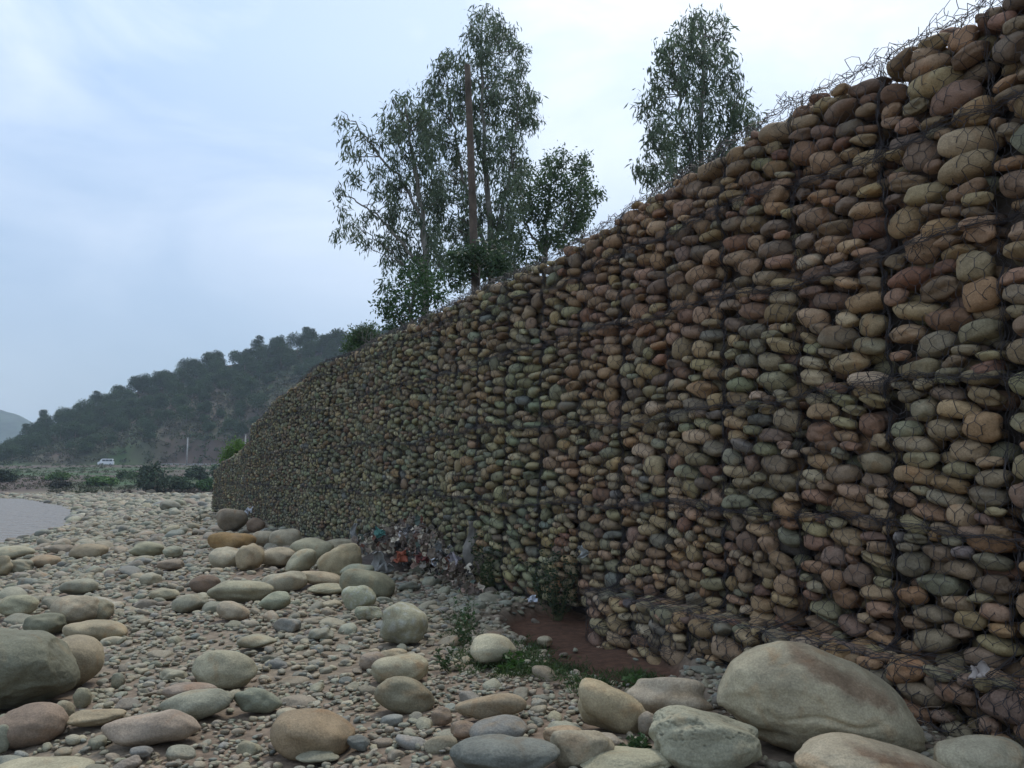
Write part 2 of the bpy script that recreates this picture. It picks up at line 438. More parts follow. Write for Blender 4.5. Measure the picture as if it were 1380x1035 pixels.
def rotm(ax, ay, az):
    cx, sx, cy, sy, cz, sz = np.cos(ax), np.sin(ax), np.cos(ay), np.sin(ay), np.cos(az), np.sin(az)
    z = 0 * cx
    o = z + 1
    def st(r): return np.stack([np.stack(c, -1) for c in r], -2)
    A = st([[o, z, z], [z, cx, -sx], [z, sx, cx]]); B = st([[cy, z, sy], [z, o, z], [-sy, z, cy]]); Cc = st([[cz, -sz, z], [sz, cz, z], [z, z, o]])
    return Cc @ B @ A

def stones_mesh(name, lod, proto, cen, rot, sc, col, origin=(0, 0, 0)):
    """all given stones as one mesh"""
    Vs, Fs, Cs = [], [], []; base = 0
    _, Fi = ICO[lod]
    for k in range(18):
        idx = np.where(proto == k)[0]
        if not len(idx): continue
        P = PROTO[lod][k]; nvt = len(P)
        W = np.einsum('nij,nvj->nvi', rot[idx], P[None] * sc[idx][:, None, :]) + (cen[idx] - np.array(origin))[:, None, :]
        Vs.append(W.reshape(-1, 3)); Cs.append(np.repeat(col[idx], nvt, 0))
        Fs.append((Fi[None] + (base + np.arange(len(idx)) * nvt)[:, None, None]).reshape(-1, 3)); base += nvt * len(idx)
    return np.vstack(Vs), np.vstack(Fs), np.vstack(Cs)

PAL = np.array([[.285, .225, .140],   # 0 tan
                [.205, .205, .145],   # 1 olive grey
                [.165, .195, .160],   # 2 green grey
                [.250, .160, .122],   # 3 pink brown
                [.170, .080, .060],   # 4 red brown
                [.155, .115, .108],   # 5 purple brown
                [.330, .300, .235],   # 6 pale
                [.130, .145, .160],   # 7 blue grey
                [.255, .155, .082]])  # 8 orange brown
_m = PAL.mean(1, keepdims=True); PAL = (PAL * 0.66 + 0.34 * _m * np.array([1.13, 1.02, .80])) * 0.98 * np.array([1.12, 1.03, .86])
PAL[7] = [.135, .138, .13]
PALN = ['tan', 'olive grey', 'green grey', 'pinkish brown', 'red brown', 'purplish brown', 'pale cream', 'blue grey', 'orange brown']
def pick_colors(s, z, rg, k=None):
    n = len(s); redness = np.clip(sstep(2.3, 3.4, z) * (1 - sstep(9, 16, s)) * 1.6 + 0.45 * snoise(s * 0.9, z * 1.4, 40), 0, 1)
    redness = np.maximum(redness, 0.25 * (1 - sstep(5, 11, s)))
    redness = np.maximum(redness, 0.5 * (1 - sstep(0.3, 1.1, z)) * (1 - sstep(4, 9, s)))
    green = sstep(7, 16, s) * 0.6
    W = np.array([3.0, 3.4, 2.6, 1.3, .45, .7, 1.5, .4, .9])[None] * np.ones((n, 1))
    W += redness[:, None] * np.array([.2, -2.6, -2.2, 7.5, 2.2, 4.0, -.8, -.3, 2.0])[None]
    W += green[:, None] * np.array([0, 2.5, 3.2, -.7, -.2, -.3, .6, .2, -.5])[None]
    W = np.clip(W, 0.05, None); W /= W.sum(1)[:, None]
    ci = (W.cumsum(1) < rg.random((n, 1))).sum(1).clip(0, 8)
    c = 1.05 * np.where(s[:, None] > 9, [[.96, 1.02, .92]], [[1.07, 1.0, .94]]) * (PAL[ci] * .8 + .2 * PAL[ci].mean(0)) * rg.uniform(0.72, 1.2, (n, 1)) * rg.uniform(0.93, 1.07, (n, 3))
    return c, ci

# ---- packing the wall: drop ellipses into every cell of every tier
TIER = [0.0, 1.18, 2.10, 3.10, 3.86]
def tz(ti, s_):
    s_ = np.asarray(s_, float)
    return TIER[ti] + (0.045 * np.sin(0.9 * s_ + ti * 2.1) + 0.03 * np.sin(2.9 * s_ + ti)) * (ti > 0)
CELL = 0.865; S0 = 3.35 - 5 * CELL
def pack(width, height, rg, amin, amax, topf=None, flat=1.0):
    """returns list of (x, z, a, b, tilt) filling the rectangle"""
    res = 0.01; nx = int(width / res); sky_ = np.zeros(nx); outl = []
    xs = (np.arange(nx) + 0.5) * res
    H = height if topf is None else topf(xs)
    tries = 0; mode = rg.uniform(-0.04, 0.20)
    while tries < 400:
        tries += 1
        u = rg.random()
        a = amin + (amax - amin) * u ** 1.1
        b = a * rg.uniform(0.34, 0.52) * flat
        if rg.random() < 0.12: a, b = a * 0.75, a * 0.55
        b = max(b, 0.035)
        na_ = int(a / res)
        if 2 * na_ >= nx: a = width * 0.45; na_ = int(a / res)
        off = np.arange(-na_, na_ + 1) * res
        low = b * np.clip(1 - np.abs(off / a) ** 2.5, 0, 1) ** .4 * 0.95
        cs = np.arange(na_, nx - na_)
        if len(cs) > 30: cs = np.sort(rg.choice(cs, 30, replace=False))
        win = cs[:, None] + np.arange(-na_, na_ + 1)[None]
        rest = (sky_[win] + low[None]).max(1)
        k = rest.argmin(); zc = rest[k]; xc = xs[cs[k]]
        Hl = H if topf is None else H[cs[k]]
        if zc + b * 0.40 > Hl:
            if sky_.min() > (H.min() if topf is not None else H) - 0.03: break
            amax = max(.05, amax * 0.90); amin = min(amin, amax * .9); continue
        w_ = win[k]
        sky_[w_] = np.maximum(sky_[w_], zc + low * 0.97)
        outl.append((xc, zc, a, b, rg.normal(mode, 0.10)))
    return outl

wall = empty('gabion_wall', tuple(wpos(np.array(3.0), np.array(0.0), np.array(0.0))))
WO = np.array(wall.location)
tag(wall, 'tall grey and reddish stone filled wire gabion wall climbing beside the riverbed', 'wall')
M_STONE_IN = M_STONE
baskets = []    # (tier, index, s0, s1, z0, stones)
ncell = int(round((S_END - S0) / CELL))
DS = 0.02
HF_S = np.arange(S0 - 0.1, S_END + 0.2, DS); HF_Z = np.arange(-0.8, 4.9, DS)
HF = np.full((len(HF_S), len(HF_Z)), -0.14)
def raster(sc_, zc_, a, b, c, q, til):
    i0 = int((sc_ - a - HF_S[0]) / DS); i1 = int((sc_ + a - HF_S[0]) / DS) + 2
    j0 = int((zc_ - a - HF_Z[0]) / DS); j1 = int((zc_ + a - HF_Z[0]) / DS) + 2
    i0 = max(i0, 0); j0 = max(j0, 0)
    s_ = HF_S[i0:i1, None] - sc_; z_ = HF_Z[None, j0:j1] - zc_
    ct, st = math.cos(til), math.sin(til)
    u = (s_ * ct + z_ * st) / a; v = (-s_ * st + z_ * ct) / b
    k = 1 - u * u - v * v
    h = np.where(k > 0, q + c * np.sqrt(np.clip(k, 0, 1)), -9)
    sub = HF[i0:i1, j0:j1]; np.maximum(sub, h[:sub.shape[0], :sub.shape[1]], out=sub)

allst = []
for ti in range(-1, 5):
    for ci in range(ncell):
        sa = S0 + ci * CELL
        smid = sa + CELL / 2
        tp = float(top(smid))
        if ti == -1:
            if smid > 7.7: continue
            z0, z1, q0 = -0.62, 0.33, 0.42
        else:
            z0 = float(tz(ti, smid)); z1 = float(tz(ti + 1, smid)) if ti < 4 else 9; q0 = 0.0
        last = z1 > tp - 0.25
        if z0 > tp - 0.25: continue
        rg = np.random.default_rng(5000 + ti * 200 + ci)
        fs = 1.0 + 0.12 * (1 - sstep(3, 8, smid)) * (ti >= 2) - 0.10 * (ti == 0)
        if last:
            hgt = tp - z0; tf = (lambda xs, sa=sa, z0=z0: top(sa + xs) - z0 + 0.04 * np.sin((sa + xs) * 5.3))
        else:
            hgt = z1 - z0 - 0.01; tf = None
        lst = pack(CELL - 0.01, hgt + (0.03 if ti > 0 else 0), rg, 0.072 * fs, 0.18 * fs * (1 + .12 * sstep(6, 10, smid)), tf, 1 - .17 * sstep(6, 10, smid))
        for (x, z, a, b, til) in lst:
            sc_ = sa + 0.005 + x; zc_ = z0 + z - (0.03 if ti > 0 else 0)
            c = rg.uniform(0.75, 1.05) * a * 0.75; c = min(max(c, 0.06), 0.14)
            bul = 0.022 * math.sin(math.pi * min(max(x / CELL, 0), 1)) * math.sin(math.pi * min(max(z / max(hgt, .3), 0), 1))
            q = q0 - c + rg.uniform(-0.022, 0.010) + bul
            allst.append((ti, ci, sc_, zc_, a * 1.04, b * 1.10, c, q, til, 0))
            raster(sc_, zc_, a, b, c, q, til)
        # second, deeper layer that closes the gaps
        if smid < 24:
            rg = np.random.default_rng(9000 + ti * 200 + ci)
            for (x, z, a, b, til) in pack(CELL, hgt, rg, 0.07, 0.17, tf):
                allst.append((ti, ci, sa + x, z0 + z, a, b * 1.05, 0.08, q0 - 0.20 + rg.uniform(-.02, .02), til, 1))
A = np.array(allst)
rg = np.random.default_rng(77)
colw, cidx = pick_colors(A[:, 2], A[:, 3], rg)
ns = len(A)
cen = wpos(A[:, 2], A[:, 3], A[:, 7])
alpha = math.atan2(dv[1], dv[0])
# local frame: x along wall, y outwards-normal, z up
Rw = rotm(np.zeros(ns), np.zeros(ns), np.full(ns, alpha))
yaw = rg.normal(0, 0.18, ns)
rot = Rw @ rotm(np.zeros(ns), -A[:, 8], yaw)
# flips for variety
fl = rg.integers(0, 4, ns)
flip = rotm(np.where(fl & 1, math.pi, 0.0), np.zeros(ns), np.where(fl & 2, math.pi, 0.0))
rotf = rot @ flip
scw = np.stack([A[:, 4], A[:, 6], A[:, 5]], -1)
prw = rg.integers(0, 18, ns)
dist = np.hypot(cen[:, 0], cen[:, 1])
pxs = CX + F_PX * cen[:, 0] / np.maximum(cen[:, 1], .1); pys = HOR - F_PX * (cen[:, 2] - 1.5) / np.maximum(cen[:, 1], .1)
inview = (pxs > 10) & (pxs < 1370) & (pys > 10) & (pys < 1025) & (A[:, 9] == 0) & (A[:, 0] >= 0)
app = A[:, 4] * A[:, 5] / dist ** 2 * inview
big = set(np.argsort(-app)[:100].tolist())

# smoothed wire surface
def maxf(Hh, k):
    o = Hh.copy()
    for dx in range(-k, k + 1):
        for dy in range(-k, k + 1):
            if dx * dx + dy * dy <= k * k: o = np.maximum(o, np.roll(np.roll(Hh, dx, 0), dy, 1))
    return o
def blur(Hh, k, it=2):
    for _ in range(it):
        for ax in (0, 1):
            acc = 0
            for dx in range(-k, k + 1): acc = acc + np.roll(Hh, dx, ax)
            Hh = acc / (2 * k + 1)
    return Hh
HFs = blur(maxf(np.maximum(HF, -0.12), 1), 1, 2)
def wire_q(s_, z_):
    i = np.clip(((s_ - HF_S[0]) / DS).astype(int), 0, len(HF_S) - 1); j = np.clip(((z_ - HF_Z[0]) / DS).astype(int), 0, len(HF_Z) - 1)
    return np.maximum(HFs[i, j], HF[i, j]) + 0.006

def tubes_from_segments(Pa, Pb, rad, seg=3):
    """independent straight tubes, vectorised"""
    t = Pb - Pa; ln = np.linalg.norm(t, axis=1)[:, None] + 1e-9; t = t / ln
    up = np.array([0.3, 0.5, 0.81]); a = np.cross(t, up); a /= np.linalg.norm(a, axis=1)[:, None] + 1e-9; b = np.cross(t, a)
    rad = np.broadcast_to(rad, (len(Pa),))[:, None]
    rings = []
    for P in (Pa, Pb):
        for k in range(seg):
            an = 2 * math.pi * k / seg; rings.append(P + rad * (a * math.cos(an) + b * math.sin(an)))
    V = np.stack(rings, 1).reshape(-1, 3)
    base = (np.arange(len(Pa)) * 2 * seg)[:, None]
    Fc = np.concatenate([np.stack([base[:, 0] + k, base[:, 0] + (k + 1) % seg, base[:, 0] + seg + (k + 1) % seg, base[:, 0] + seg + k], -1) for k in range(seg)])
    return V, Fc

HX, HZ = 0.088, 0.105       # hexagon pitch
def hexnet(s0, s1, z0, z1f, qf, rg, radv=0.0030, radd=0.0021, jit=0.008):
    """hexagonal net segments (Pa, Pb, rad) clipped between z0 and z1f(s)"""
    segs = []
    nx = int(round((s1 - s0) / HX)); hx = (s1 - s0) / nx
    zmax = float(np.max(z1f(np.linspace(s0, s1, 9)))); nz_ = max(2, int(math.ceil((zmax - z0) / (HZ * 0.75))) + 1)
    # vertices of hex rows: each row r has zigzag line at z, connected by vertical twists
    rows = []
    for r in range(nz_ + 1):
        zc = z0 + r * HZ * 0.75
        k = np.arange(2 * nx + 1); s_ = s0 + k * hx / 2
        up = ((k + r) % 2 == 0)
        z_ = zc + np.where(up, HZ * 0.16, -HZ * 0.16)
        s_ = s_ + rg.normal(0, jit, len(k)) * ((k > 0) & (k < 2 * nx)); z_ = z_ + rg.normal(0, jit, len(k))
        rows.append((s_, z_, up))
    a, b, rd = [], [], []
    for r, (s_, z_, up) in enumerate(rows):
        a.append(np.stack([s_[:-1], z_[:-1]], -1)); b.append(np.stack([s_[1:], z_[1:]], -1)); rd.append(np.full(len(s_) - 1, radd))
        if r < nz_:
            s2, z2, up2 = rows[r + 1]
            k = np.where(up)[0]
            a.append(np.stack([s_[k], z_[k]], -1)); b.append(np.stack([s2[k], z2[k]], -1)); rd.append(np.full(len(k), radv))
    a = np.vstack(a); b = np.vstack(b); rd = np.concatenate(rd)
    ok = (np.minimum(a[:, 1], b[:, 1]) > z0 - 0.02) & (a[:, 1] < z1f(a[:, 0])) & (b[:, 1] < z1f(b[:, 0]))
    a, b, rd = a[ok], b[ok], rd[ok]
    m = (a + b) / 2
    def P(uv): return wpos(uv[:, 0], uv[:, 1], qf(uv[:, 0], uv[:, 1]))
    Pa, Pm, Pb = P(a), P(m), P(b)
    return np.vstack([Pa, Pm]), np.vstack([Pm, Pb]), np.concatenate([rd, rd])

def wander(s_, z_, qf, rg, n, amp, rad, qoff=0.0):
    """bundle of n wandering wires that follow the line (s_, z_) on the face"""
    A_, B_, R_ = [], [], []
    k = len(s_)
    for _ in range(n):
        def rough_():
            r = rg.normal(0, 1, k); r = (np.roll(r, 1) + r * 1.5 + np.roll(r, -1)) / 2.2; return r
        ss = s_ + rough_() * amp; zz = z_ + rough_() * amp
        P = wpos(ss, zz, np.minimum(qf(ss, zz), qf(s_, z_) + 0.03) + 0.008 + qoff + np.abs(rough_()) * amp * 0.7)
        A_.append(P[:-1]); B_.append(P[1:]); R_.append(np.full(k - 1, rad * rg.uniform(0.7, 1.2)))
    return np.vstack(A_), np.vstack(B_), np.concatenate(R_)

key = {}
nb = 0
for ti in range(-1, 5):
    for bi in range((ncell + 1) // 2):
        m_ = (A[:, 0] == ti) & ((A[:, 1] // 2) == bi)
        idx = np.where(m_)[0]
        if not len(idx): continue
        sa = S0 + bi * 2 * CELL; cells = sorted(set(A[idx, 1].astype(int)))
        s_lo = S0 + cells[0] * CELL; s_hi = S0 + (cells[-1] + 1) * CELL
        z0 = -0.62 if ti < 0 else TIER[ti]
        zt = 0.33 if ti < 0 else (TIER[ti + 1] if ti < 4 else 9)
        z1f = (lambda s_, ti=ti, zt=zt: np.minimum(tz(ti + 1, s_) if -1 < ti < 4 else zt, top(s_) + 0.02))
        z0f = (lambda s_, ti=ti, z0=z0: tz(ti, s_) if ti > 0 else z0 + 0 * s_)
        rg = np.random.default_rng(3000 + ti * 100 + bi)
        near = (s_lo < 18)
        orig = wpos(np.array(sa + CELL), np.array(z0 + 0.0), np.array(0.0))
        # frame: bundled selvedge wires round the face
        SA, SB, SR = [], [], []
        q_front = wire_q if ti >= 0 else (lambda s_, z_: np.maximum(wire_q(s_, z_), 0.33))
        nW = 4 if near else 3; kk = 30
        for zz in ([z0] if ti >= 0 else []) + [None]:
            sl = np.linspace(s_lo, s_hi, kk)
            zl = z0f(sl) if zz is not None else z1f(sl)
            a_, b_, r_2 = wander(sl, zl, q_front, rg, nW, 0.020, 0.0022); SA.append(a_); SB.append(b_); SR.append(r_2)
        for sb in [S0 + c * CELL for c in cells] + [s_hi]:
            h1 = float(z1f(np.array(sb))); zl = np.linspace(z0, h1, max(4, int((h1 - z0) / 0.055)))
            a_, b_, r_2 = wander(sb + 0.02 * np.sin(zl * 7 + sb * 3), zl, q_front, rg, nW, 0.018, 0.0024, 0.002); SA.append(a_); SB.append(b_); SR.append(r_2)
        # stray curls along the lower edge
        if near:
            for _ in range(34):
                s1 = rg.uniform(s_lo, s_hi); z1_ = z0 + rg.normal(0, 0.04) if rg.random() < .6 else float(z1f(np.array(s1))) + rg.normal(0, .03)
                P0 = wpos(np.array(s1), np.array(z1_), q_front(np.array([s1]), np.array([z1_]))[0] + 0.01)
                ln = rg.uniform(0.04, 0.14); an = rg.uniform(0, 6.28); pts = [P0]
                dcur = np.array([dv[0] * math.cos(an), dv[1] * math.cos(an), math.sin(an)])
                for q_ in range(4):
                    dcur = dcur + rg.normal(0, 0.5, 3) - 0.15 * np.array([nv[0], nv[1], 0]); dcur /= np.linalg.norm(dcur); pts.append(pts[-1] + dcur * ln / 3)
                pts = np.array(pts); SA.append(pts[:-1]); SB.append(pts[1:]); SR.append(np.full(4, 0.0026))
        SA, SB, SR = np.vstack(SA), np.vstack(SB), np.concatenate(SR)
        Vv, Ff = tubes_from_segments(SA - orig, SB - orig, SR)
        bo = link('gabion_basket', np_mesh('gabion_basket', Vv, Ff), M_WIRE, wall, tuple(orig - WO))
        # net
        Pa, Pb, Rd = hexnet(s_lo, s_hi, z0 + 0.01, z1f, q_front, rg)
        if ti < 0:      # the net also covers the ledge of the footing course
            sl = np.linspace(s_lo, s_hi, 24)
            for off in np.linspace(0.04, 0.40, 5):
                P = wpos(sl, np.full(24, 0.34) + rg.normal(0, .01, 24), off + rg.normal(0, .012, 24)); Pa = np.vstack([Pa, P[:-1]]); Pb = np.vstack([Pb, P[1:]]); Rd = np.concatenate([Rd, np.full(23, .0024)])
        Rd = Rd * np.interp(s_lo, [6, 14, 26], [1.0, 1.35, 1.9])
        Vv, Ff = tubes_from_segments(Pa - orig, Pb - orig, Rd)
        link('wire_mesh', np_mesh('wire_mesh', Vv, Ff), M_WIRE, bo)
        # stones
        rest = np.array([k for k in idx if k not in big])
        parts = []
        VV, FF, CC, bs = [], [], [], 0
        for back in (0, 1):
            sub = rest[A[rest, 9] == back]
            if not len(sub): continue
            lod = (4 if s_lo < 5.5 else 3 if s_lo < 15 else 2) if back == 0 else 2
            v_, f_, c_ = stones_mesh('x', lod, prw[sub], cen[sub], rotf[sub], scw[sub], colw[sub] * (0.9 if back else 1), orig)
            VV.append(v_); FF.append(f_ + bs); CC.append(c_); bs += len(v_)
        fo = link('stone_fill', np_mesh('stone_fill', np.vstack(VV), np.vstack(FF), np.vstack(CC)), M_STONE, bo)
        fo['kind'] = 'stuff'
        for k in idx:
            if k in big:
                v_, f_, c_ = stones_mesh('x', 4, prw[k:k + 1], cen[k:k + 1], rotf[k:k + 1], scw[k:k + 1], colw[k:k + 1], orig)
                so = link('stone', np_mesh('stone', v_, f_, c_), M_STONE, bo)
        nb += 1
# core behind the stones (earth and dark rubble)
sl = np.linspace(S0 - 0.05, S_END - 0.02, 120)
def core(q1, q2, zb, zt_):
    V_ = []
    for qq, zz in ((q1, zb), (q1, zt_), (q2, zt_), (q2, zb)):
        V_.append(wpos(sl, np.broadcast_to(zz, sl.shape).astype(float), np.full_like(sl, qq)))
    V_ = np.array(V_); n = len(sl); Fl = []
    for k in range(4):
        for m_ in range(n - 1): Fl.append([k * n + m_, k * n + m_ + 1, ((k + 1) % 4) * n + m_ + 1, ((k + 1) % 4) * n + m_])
    Fl += [[0, n, 2 * n, 3 * n], [n - 1, 4 * n - 1, 3 * n - 1, 2 * n - 1]]
    return V_.reshape(-1, 3), np.array(Fl)
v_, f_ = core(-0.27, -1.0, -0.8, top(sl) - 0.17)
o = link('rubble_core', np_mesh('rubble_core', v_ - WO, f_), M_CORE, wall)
sl = np.linspace(S0 - 0.05, 7.6, 30)
v_, f_ = core(0.16, -0.2, -0.8, 0.2)
o = link('footing_core', np_mesh('footing_core', v_ - WO, f_), M_CORE, wall)
# stones on top of the wall and on the footing ledge (seen from above)
def cap_stones(name, s0, s1, q0, q1, zf, n, seed, rmin=.06, rmax=.15, lod=3):
    rg = np.random.default_rng(seed)
    s_ = rg.uniform(s0, s1, n); q_ = rg.uniform(q0, q1, n); a = rg.uniform(rmin, rmax, n); b = a * rg.uniform(.7, .95, n); c = a * rg.uniform(.4, .6, n)
    z_ = zf(s_) + rg.uniform(-.03, .02, n)
    cc, _ = pick_colors(s_, z_, rg)
    v_, f_, c_ = stones_mesh('x', lod, rg.integers(0, 18, n), wpos(s_, z_, q_), rotm(rg.normal(0, .2, n), rg.normal(0, .2, n), rg.uniform(0, 6.28, n)), np.stack([a, b, c], -1), cc, WO)
    o = link(name, np_mesh(name, v_, f_, c_), M_STONE, wall); o['kind'] = 'stuff'
cap_stones('top_stones', S0, S_END, -0.95, -0.12, lambda s_: top(s_) - 0.10, 1500, 61)
cap_stones('ledge_stones', S0, 7.6, 0.0, 0.34, lambda s_: 0.27 + 0 * s_, 190, 62, .05, .12)
# end face stones
def end_stones():
    rg = np.random.default_rng(63); n = 160
    q_ = rg.uniform(-1.0, -0.05, n); z_ = rg.uniform(-0.3, 1.4, n); s_ = np.full(n, S_END - 0.02)
    a = rg.uniform(.06, .15, n); cc, _ = pick_colors(s_, z_, rg)
    v_, f_, c_ = stones_mesh('x', 2, rg.integers(0, 18, n), wpos(s_, z_, q_), rotm(rg.normal(0, .2, n), rg.normal(0, .2, n), np.full(n, WA)), np.stack([a, a * .8, a * .5], -1), cc, WO)
    o = link('end_stones', np_mesh('end_stones', v_, f_, c_), M_STONE, wall); o['kind'] = 'stuff'
end_stones()
# loose net standing up above the top edge
rg = np.random.default_rng(65)
Pa, Pb, Rd = [], [], []
def flap_h(s_): return top(s_) + np.interp(s_, [-1, 3.4, 3.5, 4.6, 5.0, 5.1, 5.5, 6.5, 9, 14, 22], [.04, .07, .22, .15, .08, .15, .05, .09, .05, .04, .02]) * (0.7 + 0.25 * np.sin(s_ * 9))
def flap_q(s_, z_):
    h = np.clip(z_ - top(s_), 0, 1); return -0.02 - h * 0.12 + 0.04 * np.sin(s_ * 13 + z_ * 20)
for sb in np.arange(S0, 22, 1.73):
    a_, b_, r_2 = hexnet(sb, sb + 1.73, float(top(sb + .9)) - 0.12, flap_h, flap_q, rg, .0032, .0026, .010); Pa.append(a_); Pb.append(b_); Rd.append(r_2)
# tangled rim along the top edge and a curled knot at the basket corner
sl = np.linspace(S0, 24, 560)
for _ in range(3):
    rr_ = rg.normal(0, 1, 560); rr2 = rg.normal(0, 1, 560)
    P = wpos(sl, top(sl) + 0.02 + rr_ * 0.022, -0.05 + rr2 * 0.03); Pa.append(P[:-1]); Pb.append(P[1:]); Rd.append(np.full(559, .003))
for _ in range(26):
    s1 = rg.choice([5.08, 5.1, 6.0, 3.35, 8.5, 11.3]); r0 = rg.uniform(.02, .055); t_ = np.linspace(0, rg.uniform(3, 6.5), 9)
    P = wpos(s1 + rg.normal(0, .05) + r0 * np.cos(t_ + rg.uniform(0, 6)), top(s1) + 0.02 + r0 + r0 * np.sin(t_), -0.04 + rg.normal(0, .04) + 0 * t_)
    Pa.append(P[:-1]); Pb.append(P[1:]); Rd.append(np.full(8, .0028))
v_, f_ = tubes_from_segments(np.vstack(Pa) - WO, np.vstack(Pb) - WO, np.concatenate(Rd))
o = link('loose_mesh', np_mesh('loose_mesh', v_, f_), M_WIRE, wall); o['label'] = 'loose hexagonal wire mesh curling above the top edge'

